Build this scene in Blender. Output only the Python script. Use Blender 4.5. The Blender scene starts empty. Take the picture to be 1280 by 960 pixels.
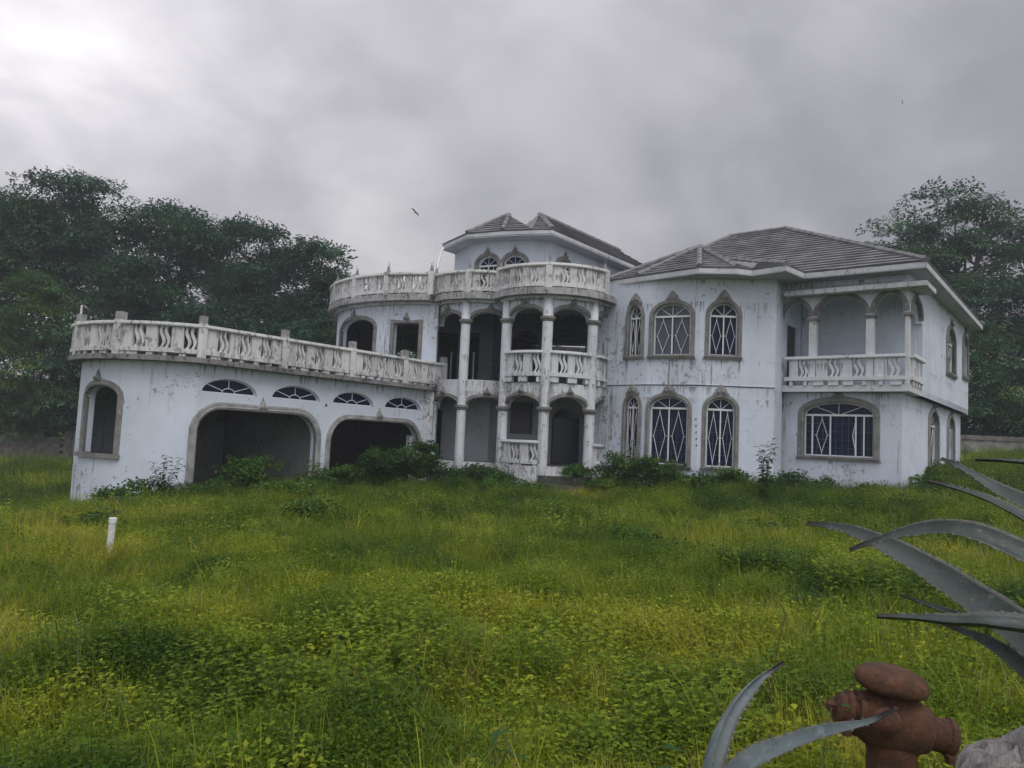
import bpy, bmesh, math, random
import numpy as np
from mathutils import Vector, Matrix, Euler
from mathutils.geometry import delaunay_2d_cdt
from mathutils import noise as mn
random.seed(7); rng = np.random.default_rng(7)
rad = math.radians
C = bpy.context.scene.collection
sc = bpy.context.scene

# ------------------------------------------------------------------ camera, sky, sun, exposure
# the eye is the origin: ground under it lies 1.6 m below
cd = bpy.data.cameras.new('camera'); cd.lens = 27.0; cd.sensor_width = 36.0; cd.clip_end = 2000; cd.clip_start = 0.05
cam = bpy.data.objects.new('camera', cd); C.objects.link(cam); sc.camera = cam
p_, r_ = rad(4.4), rad(2.7)
F_ = Vector((0, math.cos(p_), math.sin(p_))); R0 = Vector((1, 0, 0)); U0_ = Vector((0, -math.sin(p_), math.cos(p_)))
R_ = R0 * math.cos(r_) + U0_ * math.sin(r_); U_ = U0_ * math.cos(r_) - R0 * math.sin(r_)
cam.matrix_world = Matrix((R_, U_, -F_)).transposed().to_4x4()
sc.view_settings.view_transform = 'Standard'; sc.view_settings.look = 'None'
sc.view_settings.exposure = 0.42; sc.view_settings.gamma = 1.0
SUN_EL, SUN_AZ = rad(58), rad(150)           # azimuth clockwise from +Y
sd = bpy.data.lights.new('sun', 'SUN'); sd.energy = 0.9; sd.angle = rad(35); sd.color = (1.0, 0.97, 0.93)
sun = bpy.data.objects.new('sun', sd); C.objects.link(sun)
sdir = Vector((math.sin(SUN_AZ) * math.cos(SUN_EL), math.cos(SUN_AZ) * math.cos(SUN_EL), math.sin(SUN_EL)))
sun.rotation_euler = sdir.to_track_quat('Z', 'Y').to_euler()
W = bpy.data.worlds.new('World'); sc.world = W; W.use_nodes = True
nt = W.node_tree; nt.nodes.clear()
class NT:
    """small helper for building node trees"""
    def __init__(s, t): s.t = t
    def n(s, ty, **k):
        nd = s.t.nodes.new(ty)
        for a, b in k.items():
            if a.startswith('i_'): nd.inputs[a[2:].replace('_', ' ')].default_value = b
            else: setattr(nd, a, b)
        return nd
    def l(s, a, b): s.t.links.new(a, b)
    def math(s, op, a, b=None, clamp=False):
        m = s.n('ShaderNodeMath', operation=op); m.use_clamp = clamp
        for i, v in enumerate((a, b)):
            if v is None: continue
            if isinstance(v, (int, float)): m.inputs[i].default_value = v
            else: s.l(v, m.inputs[i])
        return m.outputs[0]
    def mix(s, f, a, b, mode='MIX'):
        m = s.n('ShaderNodeMix', data_type='RGBA', blend_type=mode)
        for sock, v in ((m.inputs[0], f), (m.inputs[6], a), (m.inputs[7], b)):
            if isinstance(v, (int, float)): sock.default_value = v
            elif isinstance(v, tuple): sock.default_value = (*v, 1)
            else: s.l(v, sock)
        return m.outputs[2]
    def noise(s, vec, scale, detail=4, rough=.55, dist=0.0):
        m = s.n('ShaderNodeTexNoise'); m.inputs['Scale'].default_value = scale; m.inputs['Detail'].default_value = detail
        m.inputs['Roughness'].default_value = rough; m.inputs['Distortion'].default_value = dist
        if vec is not None: s.l(vec, m.inputs['Vector'])
        return m.outputs['Fac']
    def ramp(s, f, a, b, c0=0.0, c1=1.0):
        m = s.n('ShaderNodeMapRange'); m.interpolation_type = 'SMOOTHSTEP'
        m.inputs[1].default_value = a; m.inputs[2].default_value = b; m.inputs[3].default_value = c0; m.inputs[4].default_value = c1
        s.l(f, m.inputs[0]); return m.outputs[0]
    def scale(s, vec, v3):
        m = s.n('ShaderNodeVectorMath', operation='MULTIPLY'); s.l(vec, m.inputs[0]); m.inputs[1].default_value = v3
        return m.outputs[0]
w = NT(nt)
tc = w.n('ShaderNodeTexCoord')
dirv = tc.outputs['Generated']
sky = w.n('ShaderNodeTexSky'); sky.sky_type = 'NISHITA'; sky.sun_disc = False
sky.sun_elevation = SUN_EL; sky.sun_rotation = SUN_AZ; sky.air_density = 2; sky.dust_density = 4
skyc = w.n('ShaderNodeVectorMath', operation='SCALE'); w.l(sky.outputs[0], skyc.inputs[0]); skyc.inputs[3].default_value = 0.07
sep = w.n('ShaderNodeSeparateXYZ'); w.l(dirv, sep.inputs[0])
# cloud deck: project the direction on a flat layer so that clouds shrink towards the horizon
zz = w.math('ADD', w.math('MAXIMUM', sep.outputs[2], 0.0), 0.42)
cb = w.n('ShaderNodeCombineXYZ'); w.l(w.math('DIVIDE', sep.outputs[0], zz), cb.inputs[0]); w.l(w.math('DIVIDE', sep.outputs[1], zz), cb.inputs[1])
big = w.noise(w.scale(cb.outputs[0], (1, 1, 1)), 1.25, 5, .5, .5)
small = w.noise(cb.outputs[0], 4.2, 6, .5, .3)
cl = w.math('ADD', w.math('MULTIPLY', big, .82), w.math('MULTIPLY', small, .18))
cf = w.ramp(cl, .38, .62)
cloud = w.mix(cf, (.235, .232, .262), (.43, .42, .445))
def glow(v, power, gain):
    d = w.n('ShaderNodeVectorMath', operation='DOT_PRODUCT'); nn = w.n('ShaderNodeVectorMath', operation='NORMALIZE')
    w.l(dirv, nn.inputs[0]); w.l(nn.outputs[0], d.inputs[0]); d.inputs[1].default_value = Vector(v).normalized()
    return w.math('MULTIPLY', w.math('POWER', w.math('MAXIMUM', d.outputs['Value'], 0), power), gain)
g1 = glow((-.66, 1, .50), 110, .42)             # thin cloud, upper left
g2 = glow((-.33, 1, .42), 90, .14)
g3 = glow((-.55, 1, .22), 14, .07)
hz_ = w.math('MULTIPLY', w.ramp(sep.outputs[2], .30, .02, 0.0, .08), w.ramp(sep.outputs[0], .5, -.5, .35, 1.0))
ga = w.math('ADD', w.math('ADD', w.math('ADD', g1, g2), g3), hz_)
ga = w.math('MULTIPLY', ga, w.ramp(small, .25, .75, .65, 1.3))
gc = w.n('ShaderNodeCombineXYZ')
for i, k in enumerate((1.0, .96, .97)): w.l(w.math('MULTIPLY', ga, k), gc.inputs[i])
cloud2 = w.n('ShaderNodeVectorMath', operation='ADD'); w.l(cloud, cloud2.inputs[0]); w.l(gc.outputs[0], cloud2.inputs[1])
# the overcast is thinner overhead and behind the viewer
back = w.math('ADD', w.ramp(sep.outputs[2], .35, .95, 1.0, 2.2), w.ramp(sep.outputs[1], .35, -.7, 0.0, .9))
lift = w.n('ShaderNodeVectorMath', operation='SCALE'); w.l(cloud2.outputs[0], lift.inputs[0]); w.l(back, lift.inputs[3])
fin = w.mix(.94, skyc.outputs[0], lift.outputs[0])
bg = w.n('ShaderNodeBackground'); w.l(fin, bg.inputs[0]); bg.inputs[1].default_value = 1.0
wo = w.n('ShaderNodeOutputWorld'); w.l(bg.outputs[0], wo.inputs[0])

# ------------------------------------------------------------------ materials
def newmat(name):
    m = bpy.data.materials.new(name); m.use_nodes = True
    t = NT(m.node_tree); b = m.node_tree.nodes['Principled BSDF']
    return m, t, b
def geo(t): return t.n('ShaderNodeNewGeometry').outputs['Position']
def bump(t, b, h, strength=.3, dist=.02):
    bn = t.n('ShaderNodeBump'); bn.inputs['Strength'].default_value = strength; bn.inputs['Distance'].default_value = dist
    t.l(h, bn.inputs['Height']); t.l(bn.outputs[0], b.inputs['Normal'])
STAINS = [(9.9, 23.2, -.35, .9), (3.4, 25.2, 3.2, 1.5), (3.0, 25.6, .6, 1.6), (-3.0, 26.9, 1.2, 1.3), (-2.6, 26.6, 3.9, .9), (-4.2, 26.4, 3.2, 1.3), (-11.3, 21, -1.6, 1.3), (.5, 24.4, 1.4, 1.6), (5.2, 23.8, 2.5, .9), (0, 24.8, -1.2, 1.8), (6.4, 23.5, 2.5, .8)]
def painted(name, base, dirt, amount, mould=(.035, .035, .038), streak=1.0, speck=.5):
    """old wall paint: blotches, rain streaks, mould specks, chips showing cement"""
    m, t, b = newmat(name); P = geo(t)
    extra = None                       # places where the photograph shows heavier stains
    for (x, y, z, r) in STAINS:
        d = t.n('ShaderNodeVectorMath', operation='DISTANCE'); t.l(P, d.inputs[0]); d.inputs[1].default_value = (x, y, z)
        e = t.ramp(d.outputs['Value'], r * .3, r * 1.2, 1, 0); extra = e if extra is None else t.math('MAXIMUM', extra, e)
    def lo(v, k): return t.math('ADD', v, t.math('MULTIPLY', extra, k))
    blot = t.noise(P, .9, 6, .6)
    col = t.mix(t.ramp(lo(blot, .08), .35, .72, 0, .75), base, dirt)
    col = t.mix(t.ramp(t.noise(P, 2.3, 5, .6), .45, .7, 0, .16), col, tuple(min(1, c * 1.15) for c in base))
    st = t.noise(t.scale(P, (7, 7, .40)), 1.0, 6, .7, .2)
    msk = t.noise(P, .7, 4, .5)
    col = t.mix(t.math('MULTIPLY', t.ramp(lo(st, .07), .585 - .09 * amount, .72, 0, .85 * streak), t.ramp(lo(msk, .25), .42 - .1 * amount, .60)), col, (.16, .16, .155))
    zs_ = t.n('ShaderNodeSeparateXYZ'); t.l(P, zs_.inputs[0]); run = None      # black runs that start under ledges
    for zl, ln in ((4.66, .75), (5.34, .35), (2.0, .5), (1.66, .45), (2.86, .5)):
        below = t.math('SUBTRACT', zl, zs_.outputs[2]); e = t.math('MULTIPLY', t.ramp(below, 0, ln, 1, 0), t.math('GREATER_THAN', below, 0.0)); run = e if run is None else t.math('MAXIMUM', run, e)
    st2 = t.noise(t.scale(P, (13, 13, .25)), 1.0, 5, .7, .1)
    rf_ = t.ramp(t.math('ADD', st2, t.math('MULTIPLY', run, .16)), .64, .74, 0, .75)
    col = t.mix(t.math('MULTIPLY', rf_, t.math('MULTIPLY', t.ramp(run, 0, .5), t.ramp(t.noise(P, .8, 3), .42, .58, .15, 1))), col, (.11, .11, .108))
    ck = t.n('ShaderNodeTexVoronoi'); ck.feature = 'DISTANCE_TO_EDGE'; ck.inputs['Scale'].default_value = .55
    wv = t.n('ShaderNodeVectorMath', operation='ADD'); t.l(P, wv.inputs[0]); nzc = t.n('ShaderNodeTexNoise'); nzc.inputs['Scale'].default_value = 2.2; nzc.inputs['Detail'].default_value = 6; t.l(P, nzc.inputs['Vector']); t.l(nzc.outputs['Color'], wv.inputs[1]); t.l(wv.outputs[0], ck.inputs['Vector'])
    col = t.mix(t.math('MULTIPLY', t.ramp(ck.outputs['Distance'], .0, .006, .7, 0), t.ramp(t.noise(P, .6, 3), .52, .60)), col, (.16, .155, .15))
    sp = t.noise(t.scale(P, (1, 1, .55)), 8, 9, .78)
    f = t.math('MULTIPLY', t.ramp(lo(sp, .05), .60 - .09 * amount, .66 - .05 * amount), t.ramp(lo(t.noise(P, .9, 5, .65), .2), .50 - .2 * amount, .64 - .12 * amount, 0, speck))
    col = t.mix(f, col, mould)
    chip = t.math('MULTIPLY', t.ramp(lo(t.noise(P, 5, 4, .6), .05), .63, .66), t.ramp(lo(t.noise(P, .45, 2), .2), .50, .6, 0, .8))
    col = t.mix(chip, col, (.25, .235, .215))
    t.l(col, b.inputs['Base Color']); b.inputs['Roughness'].default_value = .85
    bump(t, b, t.math('ADD', t.noise(P, 30, 4), t.math('MULTIPLY', sp, .6)), .25, .02)
    return m
M = {}
M['wall'] = painted('wall_paint', (.585, .645, .735), (.49, .535, .60), .12)
M['wall_old'] = painted('peeling_wall_paint', (.61, .635, .67), (.46, .47, .485), .5, speck=.75)
M['column'] = painted('column_paint', (.62, .65, .69), (.50, .52, .545), .45, speck=.75)
M['rail'] = painted('mouldy_railing_paint', (.64, .64, .64), (.42, .42, .42), .85, (.045, .045, .048), 1.3, .85)
M['rail_clean'] = painted('railing_paint', (.62, .64, .665), (.50, .51, .52), .25)
M['slab'] = painted('slab_concrete', (.24, .24, .235), (.13, .13, .13), 1.1, (.03, .03, .03), 1.3, .9)
M['slab_white'] = painted('painted_slab_edge', (.56, .575, .60), (.36, .365, .37), .9, speck=.8)
M['deck'] = painted('grimy_deck_edge', (.40, .40, .405), (.20, .20, .20), 1.1, (.04, .04, .04), 1.3, .9)
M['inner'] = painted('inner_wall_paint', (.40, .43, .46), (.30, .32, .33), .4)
M['inner_dim'] = painted('shade_toned_inner_paint', (.20, .215, .21), (.13, .14, .13), .9)  # white garage wall toned down: the low indoor light is in the colour
M['inner_upper'] = painted('shade_darkened_inner_paint', (.075, .085, .105), (.05, .055, .065), .4)  # darkness of the upper porch rooms painted into the wall colour
M['inner_dark'] = painted('shade_darkened_deep_inner', (.07, .073, .075), (.04, .043, .042), .4)  # shade of the deep rooms put into this base colour
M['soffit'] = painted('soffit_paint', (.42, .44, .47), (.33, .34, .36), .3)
M['fascia'] = painted('fascia_paint', (.55, .57, .60), (.40, .41, .42), .5, speck=.7)
def cement(name, a, bcol):
    m, t, b = newmat(name); P = geo(t)
    col = t.mix(t.ramp(t.noise(P, 3, 6, .65), .35, .65), a, bcol)
    col = t.mix(t.ramp(t.noise(P, 14, 6, .7), .58, .7, 0, .6), col, tuple(c * .45 for c in bcol))
    col = t.mix(t.ramp(t.noise(P, 5, 6, .7), .62, .68, 0, .6), col, (.50, .52, .55))
    t.l(col, b.inputs['Base Color']); b.inputs['Roughness'].default_value = .92
    bump(t, b, t.noise(P, 40, 5, .7), .4, .015); return m
M['trim'] = cement('bare_cement_trim', (.235, .232, .218), (.155, .152, .145))
M['trim_light'] = cement('light_cement_trim', (.33, .33, .325), (.20, .20, .195))
M['block'] = cement('concrete_block', (.20, .185, .16), (.10, .095, .085))
M['wallplaster'] = cement('old_plastered_boundary', (.27, .265, .245), (.14, .137, .125))
M['cement_dark'] = cement('wet_mortar', (.05, .048, .042), (.03, .03, .028))
def simple(name, colr, rough=.5, metal=0.0, var=.25, sc_=6, bmp=0):
    m, t, b = newmat(name); P = geo(t)
    col = t.mix(t.ramp(t.noise(P, sc_, 5, .6), .3, .7), tuple(c * (1 - var) for c in colr), tuple(min(1, c * (1 + var)) for c in colr))
    t.l(col, b.inputs['Base Color']); b.inputs['Roughness'].default_value = rough; b.inputs['Metallic'].default_value = metal
    if bmp: bump(t, b, t.noise(P, sc_ * 6, 4), bmp, .01)
    return m
M['bars'] = simple('white_window_bars', (.66, .68, .70), .45, 0, .08)
M['thinbars'] = simple('grey_inner_bars', (.11, .13, .17), .5)
M['rust'] = simple('rebar_rust', (.10, .085, .075), .8)
M['pipe'] = simple('white_pipe_plastic', (.60, .60, .58), .4, 0, .12)
M['post'] = simple('white_post_paint', (.62, .62, .60), .55, 0, .15, 14)
M['door'] = simple('dark_wood_door', (.035, .03, .035), .5)
M['dark_door'] = simple('dark_glass_door', (.012, .018, .035), .3)
M['bark'] = simple('bark', (.055, .045, .035), .9, 0, .4, 8, .5)
M['twig'] = simple('green_twig', (.06, .075, .03), .8)
M['vine'] = simple('dry_black_vine', (.018, .015, .013), .9)
M['bird'] = simple('bird_feathers', (.02, .02, .022), .7)
M['step'] = cement('mossy_step_concrete', (.10, .095, .08), (.045, .045, .035))
m, t, b = newmat('dark_window_glass'); P = geo(t)
t.l(t.mix(t.noise(P, 1.2, 3), (.003, .008, .032), (.007, .018, .055)), b.inputs['Base Color'])
b.inputs['Roughness'].default_value = .2; b.inputs['Specular IOR Level'].default_value = .14; M['glass'] = m
m, t, b = newmat('grey_window_glass'); P = geo(t)  # greyer pane with soft vertical bands
t.l(t.mix(t.noise(t.scale(P, (3, 3, .4)), 2, 3), (.035, .044, .068), (.070, .082, .11)), b.inputs['Base Color'])
b.inputs['Roughness'].default_value = .15; b.inputs['Specular IOR Level'].default_value = .35; M['glass_grey'] = m
m, t, b = newmat('grey_metal_roof_tiles'); P = geo(t)
nz = t.noise(P, 1.3, 6, .6)
col = t.mix(t.ramp(nz, .35, .7), (.13, .13, .137), (.21, .207, .21))
col = t.mix(t.ramp(t.noise(P, 6, 6, .7), .55, .7, 0, .5), col, (.045, .042, .042))
t.l(col, b.inputs['Base Color']); b.inputs['Roughness'].default_value = .7; M['tile'] = m
def rusty():
    m, t, b = newmat('rusted_iron'); P = geo(t)
    n1 = t.noise(P, 14, 8, .65); n2 = t.noise(P, 55, 8, .75); n3 = t.noise(t.scale(P, (40, 40, 9)), 1, 6, .7)
    col = t.mix(t.ramp(n1, .32, .68), (.048, .019, .010), (.118, .046, .019))
    col = t.mix(t.ramp(n2, .50, .64, 0, .8), col, (.035, .018, .011))
    col = t.mix(t.ramp(n3, .55, .70, 0, .6), col, (.14, .058, .020))
    col = t.mix(t.ramp(t.noise(P, 24, 7, .75), .60, .66, 0, .55), col, (.17, .085, .035))
    t.l(col, b.inputs['Base Color']); b.inputs['Roughness'].default_value = .82
    bump(t, b, t.math('ADD', t.math('MULTIPLY', n2, 1.2), n1), .9, .010); return m
M['iron'] = rusty()
def leafmat(name, dark, light, yellow=None, trans=.25, rough=.6, spec=.2, baked=False):
    """foliage colour driven by a per-instance tint and per-instance random"""
    m, t, b = newmat(name)
    at = t.n('ShaderNodeAttribute'); at.attribute_type = 'GEOMETRY' if baked else 'INSTANCER'; at.attribute_name = 'tint'
    oi = t.n('ShaderNodeObjectInfo')
    f = t.math('ADD', at.outputs['Fac'], t.math('MULTIPLY', t.math('SUBTRACT', oi.outputs['Random'], .5), .3), True)
    col = t.mix(t.ramp(f, 0, .6), dark, light)
    if yellow: col = t.mix(t.ramp(f, .55, 1.0), col, yellow)
    P = geo(t)
    col = t.mix(t.ramp(t.noise(P, 3.5, 4, .6), .35, .7, 0, .35), col, tuple(c * .6 for c in dark))
    t.l(col, b.inputs['Base Color']); b.inputs['Roughness'].default_value = rough; b.inputs['Specular IOR Level'].default_value = spec
    tr = t.n('ShaderNodeBsdfTranslucent'); t.l(col, tr.inputs[0])
    mx = t.n('ShaderNodeMixShader'); mx.inputs[0].default_value = trans
    t.l(b.outputs[0], mx.inputs[1]); t.l(tr.outputs[0], mx.inputs[2])
    t.l(mx.outputs[0], m.node_tree.nodes['Material Output'].inputs[0]); return m
M['grass'] = leafmat('grass_blades', (.058, .125, .007), (.215, .290, .012), (.47, .44, .055), .42)
M['weed'] = leafmat('weed_leaves', (.024, .078, .009), (.155, .240, .012), (.37, .40, .028), .38)
M['drygrass'] = leafmat('dry_grass', (.14, .13, .06), (.24, .22, .10), None, .3)
M['treeleaf'] = leafmat('tree_leaves', (.026, .086, .052), (.062, .155, .072), (.135, .245, .080), .25, baked=True)
M['treeleaf2'] = leafmat('pale_tree_leaves', (.036, .105, .034), (.085, .185, .046), (.17, .27, .06), .25, baked=True)
M['shrubleaf'] = leafmat('shrub_leaves', (.022, .066, .014), (.060, .145, .022), (.13, .22, .030), .3, baked=True)
M['youngleaf'] = leafmat('young_plant_leaves', (.035, .090, .015), (.07, .14, .02), (.09, .16, .03), .3, baked=True)
m, t, b = newmat('small_white_petals'); b.inputs['Base Color'].default_value = (.7, .7, .66, 1); M['petal'] = m
m, t, b = newmat('soil_under_grass'); P = geo(t)
n1 = t.noise(P, .35, 5, .6)
col = t.mix(t.ramp(n1, .3, .7), (.024, .048, .007), (.10, .135, .012))
col = t.mix(t.ramp(t.noise(P, 5, 6, .7), .4, .7, 0, .6), col, (.012, .018, .006))
t.l(col, b.inputs['Base Color']); b.inputs['Roughness'].default_value = 1; b.inputs['Specular IOR Level'].default_value = .05
bump(t, b, t.noise(P, 12, 6, .7), .8, .08); M['ground'] = m
def agave_mat(nm, ca, cb):
    m, t, b = newmat(nm)
    P = geo(t); n1 = t.noise(P, 9, 5, .6); n2 = t.noise(P, 45, 4, .6)
    col = t.mix(t.ramp(n1, .3, .7), ca, cb)
    col = t.mix(t.ramp(n2, .50, .72, 0, .5), col, tuple(c * 1.5 for c in cb)); col = t.mix(t.ramp(t.noise(P, 22, 7, .75), .56, .66, 0, .6), col, tuple(c * .45 for c in ca)); col = t.mix(t.ramp(t.noise(P, 70, 3), .66, .70, 0, .5), col, (.16, .13, .09))
    uv = t.n('ShaderNodeVertexColor'); uv.layer_name = 'edge'
    sp = t.n('ShaderNodeSeparateColor'); t.l(uv.outputs[0], sp.inputs[0])
    col = t.mix(sp.outputs[0], col, (.13, .125, .105))      # horny margin
    col = t.mix(sp.outputs[1], col, (.022, .016, .014))   # dark dry tip
    t.l(col, b.inputs['Base Color']); b.inputs['Roughness'].default_value = .5; b.inputs['Specular IOR Level'].default_value = .35
    bump(t, b, n2, .2, .003); return m
M['agave'] = agave_mat('dark_agave_skin', (.024, .037, .034), (.044, .062, .056)); M['agave_pale'] = agave_mat('pale_agave_skin', (.085, .115, .12), (.14, .175, .18))  # darker skin for the large agave, paler for the small one
m, t, b = newmat('weathered_dry_fibre'); P = geo(t)
n1 = t.noise(t.scale(P, (70, 70, 12)), 1, 6, .65)
t.l(t.mix(t.ramp(n1, .3, .7), (.13, .12, .115), (.34, .325, .315)), b.inputs['Base Color']); b.inputs['Roughness'].default_value = .95
bump(t, b, n1, .8, .008); M['fibre'] = m

# ------------------------------------------------------------------ object helpers
def tag(o, label=None, cat=None, group=None, kind=None):
    for k, v in (('label', label), ('category', cat), ('group', group), ('kind', kind)):
        if v: o[k] = v
    return o
def thing(name, label, cat, loc=(0, 0, 0), group=None):
    o = bpy.data.objects.new(name, None); C.objects.link(o); o.location = loc; o.empty_display_size = .3
    return tag(o, label, cat, group)
def adopt(o, parent):
    """parent without moving: children keep world coordinates"""
    if parent is None: return o
    o.parent = parent
    off = Vector(parent.location) if parent.parent is None else Vector((0, 0, 0))
    o.matrix_parent_inverse = Matrix.Translation(-off)
    return o
def mesh_obj(name, verts, faces, mat, parent=None, smooth=False):
    me = bpy.data.meshes.new(name); me.from_pydata([tuple(v) for v in verts], [], faces)
    if mat is not None: me.materials.append(mat)
    if smooth: me.polygons.foreach_set('use_smooth', [True] * len(me.polygons))
    me.update(); o = bpy.data.objects.new(name, me); C.objects.link(o)
    return adopt(o, parent)
def place(name, me, mat4, parent=None):
    o = bpy.data.objects.new(name, me); C.objects.link(o); adopt(o, parent); o.matrix_local = o.matrix_local
    o.matrix_basis = mat4
    return o
class MB:
    def __init__(s): s.v = []; s.f = []
    def add(s, vs, fs):
        k = len(s.v); s.v += [tuple(v) for v in vs]; s.f += [tuple(i + k for i in f) for f in fs]
    def box(s, a, b):
        x0, y0, z0 = a; x1, y1, z1 = b
        s.add([(x0, y0, z0), (x1, y0, z0), (x1, y1, z0), (x0, y1, z0), (x0, y0, z1), (x1, y0, z1), (x1, y1, z1), (x0, y1, z1)],
              [(0, 3, 2, 1), (4, 5, 6, 7), (0, 1, 5, 4), (1, 2, 6, 5), (2, 3, 7, 6), (3, 0, 4, 7)])
    def tube(s, pts, r, n=6, cap=True, r1=None):
        pts = [Vector(p) for p in pts]; rings = []
        for i, p in enumerate(pts):
            d = (pts[min(i + 1, len(pts) - 1)] - pts[max(i - 1, 0)]).normalized()
            a = d.orthogonal().normalized() if i == 0 else (rings_a - d * rings_a.dot(d)).normalized()
            rings_a = a; bb = d.cross(a)
            rr = r if r1 is None else r + (r1 - r) * i / (len(pts) - 1)
            if isinstance(r, (list, tuple)): rr = r[i]
            rings.append([p + (a * math.cos(6.2832 * k / n) + bb * math.sin(6.2832 * k / n)) * rr for k in range(n)])
        vs = [v for rg in rings for v in rg]; fs = []
        for i in range(len(rings) - 1):
            for k in range(n):
                fs.append((i * n + k, i * n + (k + 1) % n, (i + 1) * n + (k + 1) % n, (i + 1) * n + k))
        if cap: fs += [tuple(range(n))[::-1], tuple((len(rings) - 1) * n + k for k in range(n))]
        s.add(vs, fs)
    def lathe(s, prof, n=16, origin=(0, 0, 0), axis=None):
        q = Matrix.Identity(3) if axis is None else Vector((0, 0, 1)).rotation_difference(Vector(axis)).to_matrix()
        vs = []; o = Vector(origin)
        for r, z in prof:
            for k in range(n):
                a = 6.2832 * k / n; vs.append(o + q @ Vector((r * math.cos(a), r * math.sin(a), z)))
        fs = [(i * n + k, i * n + (k + 1) % n, (i + 1) * n + (k + 1) % n, (i + 1) * n + k) for i in range(len(prof) - 1) for k in range(n)]
        fs += [tuple(range(n))[::-1], tuple((len(prof) - 1) * n + k for k in range(n))]
        s.add(vs, fs)
    def obj(s, name, mat, parent=None, smooth=False): return mesh_obj(name, s.v, s.f, mat, parent, smooth)
    def mesh(s, name, mat, smooth=False):
        me = bpy.data.meshes.new(name); me.from_pydata(s.v, [], s.f)
        if mat is not None: me.materials.append(mat)
        if smooth: me.polygons.foreach_set('use_smooth', [True] * len(me.polygons))
        me.update(); return me

# a plan line with an outward side (to the right of its run); at(s, t, z): s along, t outward
class Path:
    def __init__(s, pts):
        s.P = [Vector(p) for p in pts]; s.L = [0.0]
        for a, b in zip(s.P, s.P[1:]): s.L.append(s.L[-1] + (b - a).length)
        s.N = []
        for i in range(len(s.P)):
            ns = []
            for a, b in ((i - 1, i), (i, i + 1)):
                if a >= 0 and b < len(s.P):
                    d = (s.P[b] - s.P[a]).normalized(); ns.append(Vector((d.y, -d.x)))
            n = sum(ns, Vector((0, 0))).normalized(); s.N.append(n / max(.4, n.dot(ns[0])))
        s.len = s.L[-1]
    def at(s, q, t, z):
        i = 0
        while i < len(s.L) - 2 and q > s.L[i + 1]: i += 1
        f = (q - s.L[i]) / (s.L[i + 1] - s.L[i])
        a = s.P[i] + s.N[i] * t; b = s.P[i + 1] + s.N[i + 1] * t
        r = a + (b - a) * f
        return Vector((r.x, r.y, z))
    def frame(s, q):
        i = 0
        while i < len(s.L) - 2 and q > s.L[i + 1]: i += 1
        d = (s.P[i + 1] - s.P[i]).normalized()
        return Matrix(((d.x, -d.y, 0), (d.y, d.x, 0), (0, 0, 1))).to_4x4()   # x along, -y outward
def arc_path(c, r, a0, a1, n):
    """angle 0 looks at the camera side (-y); grows to the right"""
    return Path([(c[0] + r * math.sin(rad(a0 + (a1 - a0) * i / n)), c[1] - r * math.cos(rad(a0 + (a1 - a0) * i / n))) for i in range(n + 1)])
def inside(poly, x, y):
    c = False; j = len(poly) - 1
    for i in range(len(poly)):
        if (poly[i][1] > y) != (poly[j][1] > y) and x < (poly[j][0] - poly[i][0]) * (y - poly[i][1]) / (poly[j][1] - poly[i][1]) + poly[i][0]: c = not c
        j = i
    return c
def wall(name, path, s0, s1, z0, z1, holes, thick, mat, parent, t0=0.0):
    V = [(s0, z0), (s1, z0), (s1, z1), (s0, z1)]; E_ = [(0, 1), (1, 2), (2, 3), (3, 0)]
    for q in path.L:
        if s0 + .01 < q < s1 - .01: V += [(q, z0), (q, z1)]; E_.append((len(V) - 2, len(V) - 1))
    for h in holes:
        k = len(V); V += list(h); E_ += [(k + i, k + (i + 1) % len(h)) for i in range(len(h))]
    ov, oe, of, *_ = delaunay_2d_cdt([Vector(v) for v in V], E_, [], 0, 1e-5)
    fs = []
    for f in of:
        cx = sum(ov[i].x for i in f) / 3; cz = sum(ov[i].y for i in f) / 3
        if cz < z0 or cz > z1 or cx < s0 or cx > s1: continue
        if any(inside(h, cx, cz) for h in holes): continue
        fs.append(tuple(f))
    n = len(ov)
    vs = [path.at(v.x, t0, v.y) for v in ov] + [path.at(v.x, t0 - thick, v.y) for v in ov]
    cnt = {}
    for f in fs:
        for i in range(3):
            e = (f[i], f[(i + 1) % 3]); cnt[e] = cnt.get(e, 0) + 1
    F2 = list(fs) + [tuple(i + n for i in f[::-1]) for f in fs]
    for (a, b) in cnt:
        if (b, a) not in cnt: F2.append((b, a, a + n, b + n))
    used = sorted({i for f in F2 for i in f}); mp = {u: i for i, u in enumerate(used)}
    return mesh_obj(name, [vs[i] for i in used], [tuple(mp[i] for i in f) for f in F2], mat, parent)
def arch(s0, s1, zb, zs, zc, n=14, pw=1.0):
    """outline from bottom left up, over the arch and down to bottom right"""
    c = (s0 + s1) / 2; a = (s1 - s0) / 2; o = [(s0, zb)]
    for i in range(n + 1):
        th = math.pi * (1 - i / n); x = math.cos(th); y = math.sin(th)
        o.append((c + a * math.copysign(abs(x) ** pw, x), zs + (zc - zs) * abs(y) ** pw))
    o.append((s1, zb)); return o
def box_outline(s0, s1, z0, z1): return [(s0, z0), (s0, z1), (s1, z1), (s1, z0)]
def round_rect(s0, s1, zb, zt, r, n=6, rise=0.0):
    o = [(s0, zb)]
    for i in range(n + 1):
        a = math.pi / 2 * i / n; o.append((s0 + r - r * math.cos(a), zt - r + r * math.sin(a)))
    if rise: o.append(((s0 + s1) / 2, zt + rise))
    for i in range(n + 1):
        a = math.pi / 2 * i / n; o.append((s1 - r + r * math.sin(a), zt - r + r * math.cos(a)))
    o.append((s1, zb)); return o
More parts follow.
